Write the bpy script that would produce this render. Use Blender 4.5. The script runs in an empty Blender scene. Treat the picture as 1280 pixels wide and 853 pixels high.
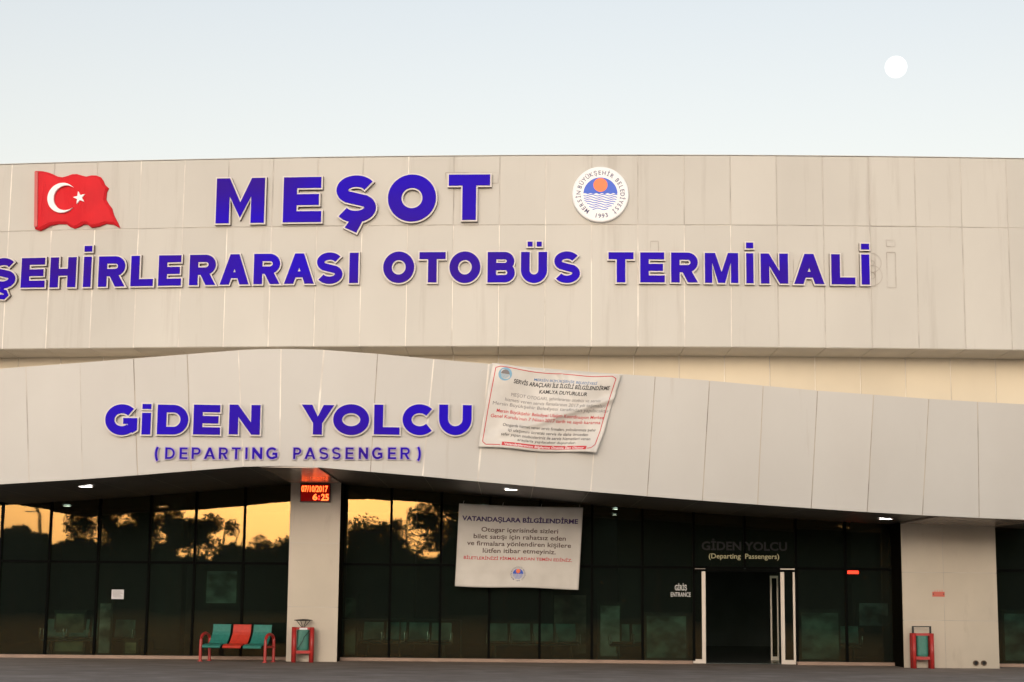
import bpy, math, random
from mathutils import Vector, Matrix
from mathutils.geometry import tessellate_polygon
random.seed(7)
S = bpy.context.scene
COL = S.collection

# ------------------------------------------------------------------ camera
F_PX, CAM_H, ROLL = 2113.0, 1.57, 0.0095
PITCH = math.atan(318.5 / F_PX)
cam_d = bpy.data.cameras.new('camera'); cam = bpy.data.objects.new('camera', cam_d); COL.objects.link(cam)
cam_d.sensor_width = 36; cam_d.lens = F_PX / 1280 * 36; cam_d.clip_end = 20000; cam_d.clip_start = .1
_r0 = Vector((1, 0, 0)); _u0 = Vector((0, -math.sin(PITCH), math.cos(PITCH))); _f = Vector((0, math.cos(PITCH), math.sin(PITCH)))
_c, _s = math.cos(ROLL), math.sin(ROLL)
_r = _r0 * _c + _u0 * _s; _u = _u0 * _c - _r0 * _s
cam.matrix_world = Matrix(((_r.x, _u.x, -_f.x, 0), (_r.y, _u.y, -_f.y, 0), (_r.z, _u.z, -_f.z, CAM_H), (0, 0, 0, 1)))
S.camera = cam

# ------------------------------------------------------------------ sky, sun, exposure
SUN_EL, SUN_AZ = math.radians(5.0), math.radians(187)      # low sun behind the photographer
w = bpy.data.worlds.new('World'); S.world = w; w.use_nodes = True
nt = w.node_tree; nt.nodes.clear()
sky = nt.nodes.new('ShaderNodeTexSky'); sky.sky_type = 'NISHITA'; sky.sun_disc = False
sky.sun_elevation = SUN_EL; sky.sun_rotation = SUN_AZ; sky.air_density = 1.0; sky.dust_density = 3.0; sky.ozone_density = 1.0; sky.altitude = 0
hs = nt.nodes.new('ShaderNodeHueSaturation'); hs.inputs['Saturation'].default_value = 0.4
bg = nt.nodes.new('ShaderNodeBackground'); bg.inputs['Strength'].default_value = 0.15
wo = nt.nodes.new('ShaderNodeOutputWorld')
veil = nt.nodes.new('ShaderNodeMix'); veil.data_type = 'RGBA'; veil.blend_type = 'ADD'; veil.clamp_factor = False; veil.inputs['Factor'].default_value = 1   # thin even high cloud
tc = nt.nodes.new('ShaderNodeTexCoord'); sx = nt.nodes.new('ShaderNodeSeparateXYZ'); vr = nt.nodes.new('ShaderNodeMapRange'); vr.inputs[1].default_value = 0; vr.inputs[2].default_value = .5
vm = nt.nodes.new('ShaderNodeMix'); vm.data_type = 'RGBA'; vm.inputs['A'].default_value = (1.12, .68, .20, 1); vm.inputs['B'].default_value = (.22, .36, .55, 1)   # dusty low, clear high, same all round
nt.links.new(tc.outputs['Generated'], sx.inputs[0]); nt.links.new(sx.outputs['Z'], vr.inputs[0]); nt.links.new(vr.outputs[0], vm.inputs['Factor']); nt.links.new(vm.outputs['Result'], veil.inputs['B'])
nt.links.new(sky.outputs[0], hs.inputs['Color']); nt.links.new(hs.outputs[0], veil.inputs['A']); nt.links.new(veil.outputs['Result'], bg.inputs[0]); nt.links.new(bg.outputs[0], wo.inputs[0])
sun_d = bpy.data.lights.new('sun', 'SUN'); sun = bpy.data.objects.new('sun', sun_d); COL.objects.link(sun)
sun_d.energy = 0.25; sun_d.angle = math.radians(25); sun_d.color = (1.0, .86, .70)
sd = Vector((math.sin(SUN_AZ) * math.cos(SUN_EL), math.cos(SUN_AZ) * math.cos(SUN_EL), math.sin(SUN_EL)))
sun.rotation_euler = sd.to_track_quat('Z', 'Y').to_euler()
S.view_settings.view_transform = 'Standard'; S.view_settings.look = 'None'; S.view_settings.gamma = 1
S.view_settings.exposure = 1.10

# ------------------------------------------------------------------ placing helpers (pixel of the photo -> point on a surface)
def ray(px, py):
    x, y = px - 640, py - 426.5
    xr = _c * x + _s * y; yr = -_s * x + _c * y
    return _r0 * xr + _f * F_PX - _u0 * yr
def at(px, py, Y):
    if callable(Y):
        X = 0
        for _ in range(6):
            p = at(px, py, Y(X)); X = p.x
        return p
    d = ray(px, py); return d * (Y / d.y) + Vector((0, 0, CAM_H))
def atz(px, py, Z):
    d = ray(px, py); return d * ((Z - CAM_H) / d.z) + Vector((0, 0, CAM_H))
def interp(tab, x):
    if x <= tab[0][0]: a, b = tab[0], tab[1]
    elif x >= tab[-1][0]: a, b = tab[-2], tab[-1]
    else:
        for a, b in zip(tab, tab[1:]):
            if a[0] <= x <= b[0]: break
    return a[1] + (b[1] - a[1]) * (x - a[0]) / (b[0] - a[0])

# ------------------------------------------------------------------ object helpers
def mesh(name, verts, faces, mats, parent=None, smooth=False, mi=None):
    me = bpy.data.meshes.new(name); me.from_pydata([tuple(v) for v in verts], [], faces); me.update()
    for m in (mats if isinstance(mats, (list, tuple)) else [mats]): me.materials.append(m)
    if mi:
        for p, k in zip(me.polygons, mi): p.material_index = k
    if smooth:
        for p in me.polygons: p.use_smooth = True
    o = bpy.data.objects.new(name, me); COL.objects.link(o)
    if parent is not None: o.parent = parent
    return o
class G:
    """collects geometry in one mesh"""
    def __init__(s): s.v = []; s.f = []; s.m = []
    def add(s, v, f, m=0):
        n = len(s.v); s.v += [Vector(p) for p in v]; s.f += [tuple(i + n for i in q) for q in f]; s.m += [m] * len(f)
    def box(s, a, b, m=0):
        (x0, y0, z0), (x1, y1, z1) = a, b
        s.add([(x0,y0,z0),(x1,y0,z0),(x1,y1,z0),(x0,y1,z0),(x0,y0,z1),(x1,y0,z1),(x1,y1,z1),(x0,y1,z1)],
              [(0,3,2,1),(4,5,6,7),(0,1,5,4),(1,2,6,5),(2,3,7,6),(3,0,4,7)], m)
    def prism(s, poly, y0, y1, m=0):
        """poly in (x,z), extruded from front y0 to back y1 (y0<y1)"""
        n = len(poly); ar = sum(poly[i][0]*poly[(i+1)%n][1]-poly[(i+1)%n][0]*poly[i][1] for i in range(n))
        if ar < 0: poly = poly[::-1]
        v = [(x, y0, z) for x, z in poly] + [(x, y1, z) for x, z in poly]
        tr = tessellate_polygon([[Vector((x, z, 0)) for x, z in poly]])
        f = []
        for t in tr:
            a, b, c = [poly[i] for i in t]
            if (b[0]-a[0])*(c[1]-a[1]) - (c[0]-a[0])*(b[1]-a[1]) < 0: t = t[::-1]
            f.append(tuple(t)); f.append(tuple(i + n for i in t[::-1]))
        f += [(i, i + n, (i+1) % n + n, (i+1) % n) for i in range(n)]
        s.add(v, f, m)
    def tube(s, pts, r, n=8, m=0, closed=False):
        pts = [Vector(p) for p in pts]; N = len(pts); rings = []
        up = Vector((0, 0, 1))
        for i, p in enumerate(pts):
            if closed: t = pts[(i+1) % N] - pts[i-1]
            else: t = pts[min(i+1, N-1)] - pts[max(i-1, 0)]
            t.normalize(); a = up if abs(t.z) < .9 else Vector((1, 0, 0))
            u = t.cross(a).normalized(); v = t.cross(u)
            rr = r[i] if isinstance(r, (list, tuple)) else r
            rings.append([p + u * math.cos(k*2*math.pi/n) * rr + v * math.sin(k*2*math.pi/n) * rr for k in range(n)])
        vv = [q for R in rings for q in R]; f = []
        for i in range(N if closed else N - 1):
            j = (i + 1) % N
            f += [(i*n+k, i*n+(k+1) % n, j*n+(k+1) % n, j*n+k) for k in range(n)]
        if not closed: f += [tuple(range(n))[::-1], tuple((N-1)*n + k for k in range(n))]
        s.add(vv, f, m)
    def disc(s, c, r, y0, y1, n=40, m=0): s.prism([(c[0] + r*math.cos(k*2*math.pi/n), c[1] + r*math.sin(k*2*math.pi/n)) for k in range(n)], y0, y1, m)
    def build(s, name, mats, parent=None, smooth=False): return mesh(name, s.v, s.f, mats, parent, smooth, s.m)
def empty(name, loc=(0, 0, 0), rz=0):
    o = bpy.data.objects.new(name, None); o.empty_display_size = .3; COL.objects.link(o); o.location = loc; o.rotation_euler = (0, 0, rz); return o
def tag(o, label, cat, group=None):
    o['label'] = label; o['category'] = cat
    if group: o['group'] = group
    return o
def copy_of(o, parent=None, loc=None, rz=None):
    c = o.copy(); COL.objects.link(c); c.parent = parent
    if loc is not None: c.location = loc
    if rz is not None: c.rotation_euler = (0, 0, rz)
    return c
def copy_tree(o, parent=None):
    c = o.copy(); COL.objects.link(c); c.parent = parent
    for ch in [k for k in ALLCH.get(o.name, [])] if False else list(o.children): copy_tree(ch, c)
    return c
ALLCH = {}

# ------------------------------------------------------------------ materials
def mat(name, col, rough=.6, metal=0, spec=.5, emit=None, es=1):
    m = bpy.data.materials.new(name); m.use_nodes = True; b = m.node_tree.nodes['Principled BSDF']
    b.inputs['Base Color'].default_value = (*col, 1); b.inputs['Roughness'].default_value = rough; b.inputs['Metallic'].default_value = metal
    b.inputs['Specular IOR Level'].default_value = spec
    if emit: b.inputs['Emission Color'].default_value = (*emit, 1); b.inputs['Emission Strength'].default_value = es
    return m
def noisy(name, c1, c2, scale=(1, 1, 1), rough=.6, metal=0, spec=.5, lo=.35, hi=.7, bump=0, detail=5, c3=None, s3=(1, 1, 1), lo3=.6, hi3=.75, nscale=1.0, perobj=0):
    """base colour varies between c1 and c2 by world-space noise; c3 adds a second kind of mark"""
    m = mat(name, c1, rough, metal, spec); t = m.node_tree; b = t.nodes['Principled BSDF']
    g = t.nodes.new('ShaderNodeNewGeometry'); mp = t.nodes.new('ShaderNodeMapping'); mp.inputs['Scale'].default_value = scale
    n = t.nodes.new('ShaderNodeTexNoise'); n.inputs['Scale'].default_value = nscale; n.inputs['Detail'].default_value = detail
    r = t.nodes.new('ShaderNodeValToRGB'); r.color_ramp.elements[0].position = lo; r.color_ramp.elements[1].position = hi
    r.color_ramp.elements[0].color = (*c1, 1); r.color_ramp.elements[1].color = (*c2, 1)
    t.links.new(g.outputs['Position'], mp.inputs[0]); t.links.new(mp.outputs[0], n.inputs['Vector']); t.links.new(n.outputs['Fac'], r.inputs[0])
    out = r.outputs[0]
    if c3:
        mp2 = t.nodes.new('ShaderNodeMapping'); mp2.inputs['Scale'].default_value = s3; mp2.inputs['Location'].default_value = (7.3, 1.1, 3.7)
        n2 = t.nodes.new('ShaderNodeTexNoise'); n2.inputs['Scale'].default_value = 1; n2.inputs['Detail'].default_value = 6; n2.inputs['Roughness'].default_value = .65
        r2 = t.nodes.new('ShaderNodeMapRange'); r2.inputs[1].default_value = lo3; r2.inputs[2].default_value = hi3
        mx = t.nodes.new('ShaderNodeMix'); mx.data_type = 'RGBA'; mx.inputs['B'].default_value = (*c3, 1)
        t.links.new(g.outputs['Position'], mp2.inputs[0]); t.links.new(mp2.outputs[0], n2.inputs['Vector']); t.links.new(n2.outputs['Fac'], r2.inputs[0])
        t.links.new(r2.outputs[0], mx.inputs['Factor']); t.links.new(out, mx.inputs['A']); out = mx.outputs['Result']
    if perobj:
        oi = t.nodes.new('ShaderNodeObjectInfo'); mr = t.nodes.new('ShaderNodeMapRange'); mr.inputs[3].default_value = 1 - perobj; mr.inputs[4].default_value = 1 + perobj
        h = t.nodes.new('ShaderNodeHueSaturation')
        t.links.new(oi.outputs['Random'], mr.inputs[0]); t.links.new(mr.outputs[0], h.inputs['Value']); t.links.new(out, h.inputs['Color']); out = h.outputs[0]
    t.links.new(out, b.inputs['Base Color'])
    if bump:
        bp = t.nodes.new('ShaderNodeBump'); bp.inputs['Strength'].default_value = 1; bp.inputs['Distance'].default_value = bump
        t.links.new(n.outputs['Fac'], bp.inputs['Height']); t.links.new(bp.outputs[0], b.inputs['Normal'])
    return m
PANEL = noisy('cream_cladding', (.55, .525, .475), (.50, .475, .43), (.5, .5, .35), .55, lo=.3, hi=.75, c3=(.33, .29, .245), s3=(2.6, 2.6, .17), lo3=.56, hi3=1.0, perobj=.03, bump=.004)
PANEL2 = noisy('cream_cladding_canopy', (.555, .535, .50), (.505, .48, .445), (.5, .5, .35), .5, lo=.3, hi=.75, c3=(.38, .32, .26), s3=(2.6, 2.6, .2), lo3=.64, hi3=1.0, perobj=.03, bump=.004)
WALLR = noisy('bounce_warmed_cladding', (.69, .61, .47), (.61, .54, .42), (.5, .5, .5), .55, perobj=.03)  # warm bounced light put into the recessed wall's colour
SEAL_L = noisy('pale_sealant', (.80, .75, .67), (.56, .52, .47), (1.3, 1.3, 1.0), .5, lo=.42, hi=.60)
SEAL_F = noisy('faint_sealant', (.36, .33, .30), (.56, .52, .47), (2, 2, 1.4), .6, lo=.34, hi=.6)
SEAL_D = noisy('dirty_sealant', (.22, .19, .16), (.52, .45, .37), (2, 2, 1.1), .7, lo=.34, hi=.56)
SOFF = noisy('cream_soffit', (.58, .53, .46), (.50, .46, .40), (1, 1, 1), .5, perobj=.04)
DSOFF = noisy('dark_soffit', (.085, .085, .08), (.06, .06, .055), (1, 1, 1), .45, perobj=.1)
COLM = noisy('column_cladding', (.575, .50, .40), (.51, .445, .355), (1, 1, .7), .4, perobj=.03, c3=(.42, .35, .27), s3=(3, 3, .8), lo3=.6, hi3=.9)
BEAM = noisy('glossy_beam_cladding', (.42, .36, .30), (.36, .31, .26), (1, 1, 1), .2, spec=.4)
BLUE = noisy('blue_acrylic', (.030, .004, .28), (.016, .0, .50), (.22, .22, .5), .5, spec=.06, lo=.36, hi=.62, detail=2)
RIM = mat('letter_trim', (.63, .58, .55), .45)
RSIDE = noisy('shaded_letter_return', (.24, .19, .16), (.16, .13, .11), (4, 4, 4), .6)  # sides darker than the trim, their shadow put into the colour
RIM2 = mat('lilac_letter_trim', (.42, .34, .52), .4)
DARKM = mat('dark_anodised_metal', (.003, .0035, .003), .7, 0, .04)
ALU = mat('pale_aluminium', (.62, .55, .48), .4, .3)
WHITE = mat('white_paint', (.86, .85, .86), .5)
RED = noisy('red_paint', (.50, .035, .03), (.38, .03, .028), (9, 9, 9), .38)
TEAL = noisy('teal_perforated_metal', (.02, .17, .135), (.03, .22, .18), (14, 14, 14), .5)
ORED = noisy('orange_red_perforated_metal', (.62, .045, .02), (.5, .035, .02), (14, 14, 14), .5)
BLACK = mat('black_metal', (.015, .015, .015), .4, .5)
GHOST = noisy('dirt_outline', (.36, .32, .28), (.53, .50, .46), (2.2, 2.2, 2.2), .8, lo=.38, hi=.62)
GROUND = noisy('asphalt', (.185, .148, .122), (.25, .205, .172), (1.2, 1.2, 1.2), .85, lo=.3, hi=.7, bump=.01, detail=10, c3=(.34, .29, .26), s3=(1.1, 1.6, 1), lo3=.48, hi3=.8)
SILL = noisy('pinkish_stone_sill', (.40, .27, .20), (.30, .20, .15), (2, 2, 2), .6)
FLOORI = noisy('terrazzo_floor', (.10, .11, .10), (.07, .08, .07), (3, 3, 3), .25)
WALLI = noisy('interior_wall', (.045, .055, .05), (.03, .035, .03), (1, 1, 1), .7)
DTEAL = noisy('teal_seat', (.06, .20, .19), (.22, .46, .43), (2.5, 2.5, 2.5), .4)
CHROME = mat('chrome_tube', (.6, .65, .62), .2, .9)
FLAGR = noisy('flag_red', (.66, .022, .03), (.58, .02, .028), (2, 2, 2), .6, spec=.12)
FLAGD = noisy('flag_hem_red', (.60, .12, .11), (.50, .09, .085), (2, 2, 2), .5)
LAMPM = mat('lamp_lens', (.9, .9, .9), .3, emit=(1, .97, .95), es=14)
def glass_mat(name, tint, refl, bump=.0006):
    m = bpy.data.materials.new(name); m.use_nodes = True; t = m.node_tree; t.nodes.clear()
    o = t.nodes.new('ShaderNodeOutputMaterial'); tr = t.nodes.new('ShaderNodeBsdfTransparent'); tr.inputs[0].default_value = (*tint, 1)
    gl = t.nodes.new('ShaderNodeBsdfGlossy'); gl.inputs['Roughness'].default_value = .015; gl.inputs['Color'].default_value = (1, .58, .21, 1)  # sunset gold put into the reflection colour
    mx = t.nodes.new('ShaderNodeMixShader'); lw = t.nodes.new('ShaderNodeLayerWeight'); lw.inputs['Blend'].default_value = .25
    mr = t.nodes.new('ShaderNodeMapRange'); mr.inputs[3].default_value = refl; mr.inputs[4].default_value = 1
    n = t.nodes.new('ShaderNodeTexNoise'); n.inputs['Scale'].default_value = 1.0; n.inputs['Detail'].default_value = 1.2; g = t.nodes.new('ShaderNodeNewGeometry')
    oi = t.nodes.new('ShaderNodeObjectInfo'); ad = t.nodes.new('ShaderNodeVectorMath'); ad.operation = 'MULTIPLY_ADD'; ad.inputs[1].default_value = (1, 1, .55)
    cb = t.nodes.new('ShaderNodeCombineXYZ'); ml = t.nodes.new('ShaderNodeMath'); ml.operation = 'MULTIPLY'; ml.inputs[1].default_value = 40
    t.links.new(oi.outputs['Random'], ml.inputs[0]); t.links.new(ml.outputs[0], cb.inputs[0]); t.links.new(ml.outputs[0], cb.inputs[2])
    t.links.new(g.outputs['Position'], ad.inputs[0]); t.links.new(cb.outputs[0], ad.inputs[2]); t.links.new(ad.outputs[0], n.inputs['Vector'])
    bp = t.nodes.new('ShaderNodeBump'); bp.inputs['Strength'].default_value = 1; bp.inputs['Distance'].default_value = bump
    t.links.new(n.outputs['Fac'], bp.inputs['Height']); t.links.new(bp.outputs[0], gl.inputs['Normal'])
    t.links.new(lw.outputs['Fresnel'], mr.inputs[0]); t.links.new(mr.outputs[0], mx.inputs[0])
    t.links.new(tr.outputs[0], mx.inputs[1]); t.links.new(gl.outputs[0], mx.inputs[2]); df = t.nodes.new('ShaderNodeBsdfDiffuse'); df.inputs[0].default_value = (.0055, .0075, .0065, 1); sh = t.nodes.new('ShaderNodeAddShader')   # film of dust, put in to lift the glass blacks
    t.links.new(mx.outputs[0], sh.inputs[0]); t.links.new(df.outputs[0], sh.inputs[1]); t.links.new(sh.outputs[0], o.inputs[0])
    return m
GLASS = glass_mat('tinted_reflective_glass', (.50, .58, .53), .0245, .0022)
GLASS2 = glass_mat('clear_door_glass', (.3, .33, .3), .06)

# ================================================================== SETTING
gs = G(); gs.add([(-3000, -3000, 0), (3000, -3000, 0), (3000, 3000, 0), (-3000, 3000, 0)], [(0, 1, 2, 3)])
ground = gs.build('ground', GROUND); ground['kind'] = 'structure'

# ================================================================== TERMINAL BUILDING
B = empty('terminal_building', (0, 41.2, 0))
tag(B, 'long cream clad bus terminal building with curved upper band, wavy canopy and dark glass front', 'building')
def part(g, name, m, smooth=False):
    o = g.build(name, m, B, smooth); o.matrix_parent_inverse = Matrix.Translation(-Vector(B.location)); return o
def setpar(o, p=None):
    p = p or B; o.parent = p; o.matrix_parent_inverse = p.matrix_world.inverted() if p is not B else Matrix.Translation(-Vector(B.location)); return o
def band(X): return 40.0 + (8 - X) ** 2 / 276
ZT, ZB = 12.226, 7.503
ZJ = at(640, 281.5, band).z
GY = 41.2
PITCHX = at(1206, 350, band).x / 1
sA, sB = at(681, 400, band).x, at(1206, 400, band).x
DX = (sB - sA) / 9
seams = [sA + DX * k for k in range(-17, 17)]
GAP = .022
def flat_panel(x0, x1, z0, z1, yf, name, m, off=0, th=.05, gap=GAP, gapz=GAP, rnd=0):
    a = Vector((x0, yf(x0) + off)); b = Vector((x1, yf(x1) + off)); L = (b - a).length - gap; an = math.atan2(b.y - a.y, b.x - a.x)
    g = G(); h = z1 - z0 - gapz
    bv = .006
    v = [(-L/2, 0, -h/2), (L/2, 0, -h/2), (L/2, 0, h/2), (-L/2, 0, h/2)]
    fr = [(-L/2+bv, -bv, -h/2+bv), (L/2-bv, -bv, -h/2+bv), (L/2-bv, -bv, h/2-bv), (-L/2+bv, -bv, h/2-bv)]
    bk = [(x, th, z) for x, _, z in v]
    g.add(v + fr + bk, [(4, 5, 6, 7), (0, 1, 5, 4), (1, 2, 6, 5), (2, 3, 7, 6), (3, 0, 4, 7), (0, 8, 9, 1), (1, 9, 10, 2), (2, 10, 11, 3), (3, 11, 8, 0), (8, 11, 10, 9)])
    o = g.build(name, m, B); mid = (a + b) / 2
    o.location = Vector((mid.x, mid.y + random.uniform(-rnd, rnd), (z0 + z1) / 2)) - Vector(B.location); o.rotation_euler = (random.uniform(-rnd, rnd) * .3, 0, an + random.uniform(-rnd, rnd) * .4)
    return o
for i in range(len(seams) - 1):
    x0, x1 = seams[i], seams[i + 1]
    flat_panel(x0, x1, ZJ, ZT, band, 'wall_panel', PANEL, rnd=.004)
    flat_panel(x0, x1, ZB, ZJ, band, 'wall_panel', PANEL, rnd=.004)
    flat_panel(x0, x1, 4.9, ZB + .03, band, 'recessed_wall_panel', WALLR, off=1.45, rnd=.002)
    # soffit of the upper band
    g = G(); e = .008
    ya, yb = band(x0), band(x1)
    g.add([(x0+e, ya+.02, ZB), (x1-e, yb+.02, ZB), (x1-e, yb+1.44, ZB-.015), (x0+e, ya+1.44, ZB-.015), (x0+e, ya+.02, ZB+.05), (x1-e, yb+.02, ZB+.05), (x1-e, yb+1.44, ZB+.05), (x0+e, ya+1.44, ZB+.05)],
          [(0, 3, 2, 1), (4, 5, 6, 7), (0, 1, 5, 4), (1, 2, 6, 5), (2, 3, 7, 6), (3, 0, 4, 7)])
    part(g, 'soffit_panel', SOFF)
# sealed joints of the band, one strip each
for i, x in enumerate(seams):
    y = band(x) + .012
    k = i - 17                                     # 0 = joint at pixel 681
    for (z0, z1, up) in ((ZJ, ZT, 1), (ZB, ZJ, 0)):
        lightj = (k < 5) if not up else (k in (-12, -9, -8, -3, 0))
        g = G(); g.box((x - GAP, y, z0 + .01), (x + GAP, y + .03, z1 - .01))
        if lightj: 
            for v_ in g.v: v_.y -= .0125
        else:
            for v_ in g.v: v_.y -= .007
        part(g, 'joint_sealant', SEAL_L if lightj else SEAL_F)
    g = G(); g.box((x - GAP, y + 1.45, 4.9), (x + GAP, y + 1.48, ZB)); part(g, 'joint_sealant', SEAL_L)
g = G()
for a, b in zip(seams, seams[1:]):
    ya, yb = band(a) + .006, band(b) + .006
    g.add([(a, ya, ZJ-.03), (b, yb, ZJ-.03), (b, yb, ZJ+.03), (a, ya, ZJ+.03)], [(0, 1, 2, 3)])
part(g, 'horizontal_joint', SEAL_F)
# parapet and roof behind the band
g = G()
for a, b in zip(seams, seams[1:]):
    ya, yb = band(a), band(b)
    g.add([(a, ya-.015, ZT+.012), (b, yb-.015, ZT+.012), (b, yb+.5, ZT+.012), (a, ya+.5, ZT+.012), (a, ya-.015, ZT-.0), (b, yb-.015, ZT-.0), (b, yb+.5, ZT-.6), (a, ya+.5, ZT-.6)],
          [(0, 1, 2, 3), (0, 4, 5, 1), (2, 6, 7, 3)])
part(g, 'parapet_cap', SOFF)
xa, xb = seams[0], seams[-1]
g = G(); g.box((xa, 42.2, 7.6), (xb, 70, ZT - .6)); g.box((xa, 43.2, 4.35), (xb, 70, 7.6)); part(g, 'roof_block', WALLR)
g = G(); g.box((xa - .2, band(xa), ZB), (xa, 70, ZT)); g.box((xb, band(xb), ZB), (xb + .2, 70, ZT))
part(g, 'end_wall', PANEL)

# ---- canopy fascia, wavy in height, panels square to the wave
def fas(X): return 35.0 + .085 * (X + 8)
TOP = [(-60, 467), (0, 461), (100, 453.7), (167, 448.3), (234, 443), (298, 438), (325, 436.7), (351, 436.4), (378, 436.7), (405, 437.6), (472, 442.5), (542, 449), (611, 455), (680, 460.5), (750, 466), (819, 470.8), (887, 476), (954, 482.3), (1022, 488.5), (1092, 493.6), (1161, 498.8), (1222, 502.5), (1290, 506.2)]
BOT = [(-60, 609), (0, 605.6), (103, 599.3), (172, 594.2), (239, 588.7), (304, 583.6), (349, 582.6), (375, 582.8), (392, 583.8), (463, 590), (528, 595.5), (597, 602), (667, 608.2), (738, 614.7), (809, 620.5), (878, 626), (947, 631), (1014, 635.6), (1084, 640.3), (1153, 644.3), (1224, 647.6), (1290, 650)]
SEAMT = [-106, -37, 32, 100, 167, 234, 298, 351, 405, 472, 542, 611, 680, 750, 819, 887, 954, 1022, 1092, 1161, 1222, 1290, 1358]
SEAMB = [-98, -31, 36, 103, 172, 239, 304, 349, 392, 463, 528, 597, 667, 738, 809, 878, 947, 1014, 1084, 1153, 1224, 1290, 1356]
FT = [at(x, interp(TOP, x), fas) for x in SEAMT]; FB = [at(x, interp(BOT, x), fas) for x in SEAMB]
TOPW = sorted([(p.x, p.z) for p in [at(x, y, fas) for x, y in TOP] + [at(x, interp(TOP, x), fas) for x in (-106, 1360)]])
BOTW = sorted([(p.x, p.z) for p in [at(x, y, fas) for x, y in BOT] + [at(x, interp(BOT, x), fas) for x in (-106, 1360)]])
def zt(X): return interp(TOPW, X)
def zb(X): return interp(BOTW, X)
for i in range(len(FT) - 1):
    g = G(); q = [FB[i], FB[i+1], FT[i+1], FT[i]]; e = .009
    n = 4; bot = []; top = []
    for k in range(n + 1):
        t = k / n
        xb_ = FB[i].x + e + (FB[i+1].x - FB[i].x - 2*e) * t; xt_ = FT[i].x + e + (FT[i+1].x - FT[i].x - 2*e) * t
        bot.append((xb_, zb(xb_))); top.append((xt_, zt(xt_)))
    dy = random.uniform(-.003, .003)
    v = []
    for (bx, bz), (tx, tz) in zip(bot, top):
        v += [(bx, fas(bx)+dy, bz), (tx, fas(tx)+dy, tz), (bx, fas(bx)+.06, bz), (tx, fas(tx)+.06, tz)]
    f = []
    for k in range(n):
        a, b = 4*k, 4*k+4
        f += [(a, b, b+1, a+1), (a+2, a+3, b+3, b+2), (a, a+2, b+2, b), (a+1, b+1, b+3, a+3)]
    f += [(0, 1, 3, 2), (4*n, 4*n+2, 4*n+3, 4*n+1)]
    g.add(v, f); part(g, 'fascia_panel', PANEL2)
    g = G(); lightj = i in (6, 7, 8, 10, 11, 12, 13)
    b0, t0 = FB[i], FT[i]
    dj = .0 if lightj else (.002 if i < 4 else .010)
    g.add([(b0.x-.02, b0.y+dj, b0.z+.005), (b0.x+.02, b0.y+dj, b0.z+.005), (t0.x+.02, t0.y+dj, t0.z-.005), (t0.x-.02, t0.y+dj, t0.z-.005)], [(0, 1, 2, 3)])
    part(g, 'joint_sealant', SEAL_L if lightj else (SEAL_F if i < 4 else SEAL_D))
    # soffit piece and roof piece behind this fascia panel
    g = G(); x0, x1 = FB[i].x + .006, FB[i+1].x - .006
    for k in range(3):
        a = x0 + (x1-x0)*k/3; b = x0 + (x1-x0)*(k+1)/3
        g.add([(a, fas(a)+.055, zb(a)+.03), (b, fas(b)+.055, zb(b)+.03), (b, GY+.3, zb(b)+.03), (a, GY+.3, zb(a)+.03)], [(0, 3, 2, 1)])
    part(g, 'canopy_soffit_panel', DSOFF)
g = G(); N = 60; xs = [FB[0].x + (FB[-1].x - FB[0].x) * k / N for k in range(N + 1)]
for a, b in zip(xs, xs[1:]):
    g.add([(a, fas(a)+.05, zt(a)-.02), (b, fas(b)+.05, zt(b)-.02), (b, band(b)+1.46, zt(b)-.02), (a, band(a)+1.46, zt(a)-.02)], [(0, 1, 2, 3)])
    g.add([(a, fas(a)+.06, zb(a)+.06), (b, fas(b)+.06, zb(b)+.06), (b, GY+.3, zb(b)+.06), (a, GY+.3, zb(a)+.06)], [(0, 3, 2, 1)])
part(g, 'canopy_roof', SOFF)

# ---- columns with glossy beams running out to the fascia
XC = [(-5.228, -4.038, 40.3), (9.22, 11.443, 40.1)]
def column(x0, x1, yf, xs_, zs_):
    root = empty('column', (0, 0, 0)); root.parent = B; root.matrix_parent_inverse = Matrix.Translation(-Vector(B.location))
    for xi in range(len(xs_) - 1):
        for zi in range(len(zs_) - 1):
            g = G(); e = .005; a, b = xs_[xi] + (e if xi else 0), xs_[xi+1] - (e if xi < len(xs_) - 2 else 0)
            za, zc = zs_[zi] + (e if zi else 0), zs_[zi+1] - e
            if zi == len(zs_) - 2:
                g.prism([(a, za), (b, za), (b, zb(b)+.02), (a, zb(a)+.02)], yf, yf + .04)
            else: g.box((a, yf, za), (b, yf + .04, zc))
            g.build('cladding_panel', COLM, root)
    g = G(); g.prism([(x0+.01, .01), (x1-.01, .01), (x1-.01, zb(x1)), (x0+.01, zb(x0))], yf+.006, yf+.0115); g.build('backing_sheet', SEAL_F, root)
    g = G(); g.prism([(x0+.004, 0), (x1-.004, 0), (x1-.004, zb(x1)+.02), (x0+.004, zb(x0)+.02)], yf + .012, GY + .3); g.build('column_core', DARKM, root)
    g = G(); f0 = fas((x0+x1)/2) + .07
    g.prism([(x0, zb(x0)-.012), (x1, zb(x1)-.012), (x1, zb(x1)+.05), (x0, zb(x0)+.05)], f0, yf - .003); part(g, 'beam', BEAM)
column(*XC[0], [-5.228, -4.038], [0, at(390, 759, 40.3).z, at(390, 679, 40.3).z, 4.2])
column(*XC[1], [9.22, at(1181, 780, 40.1).x, 11.443], [0, at(1181, 776, 40.1).z, at(1181, 716, 40.1).z, 3.6])

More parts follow.
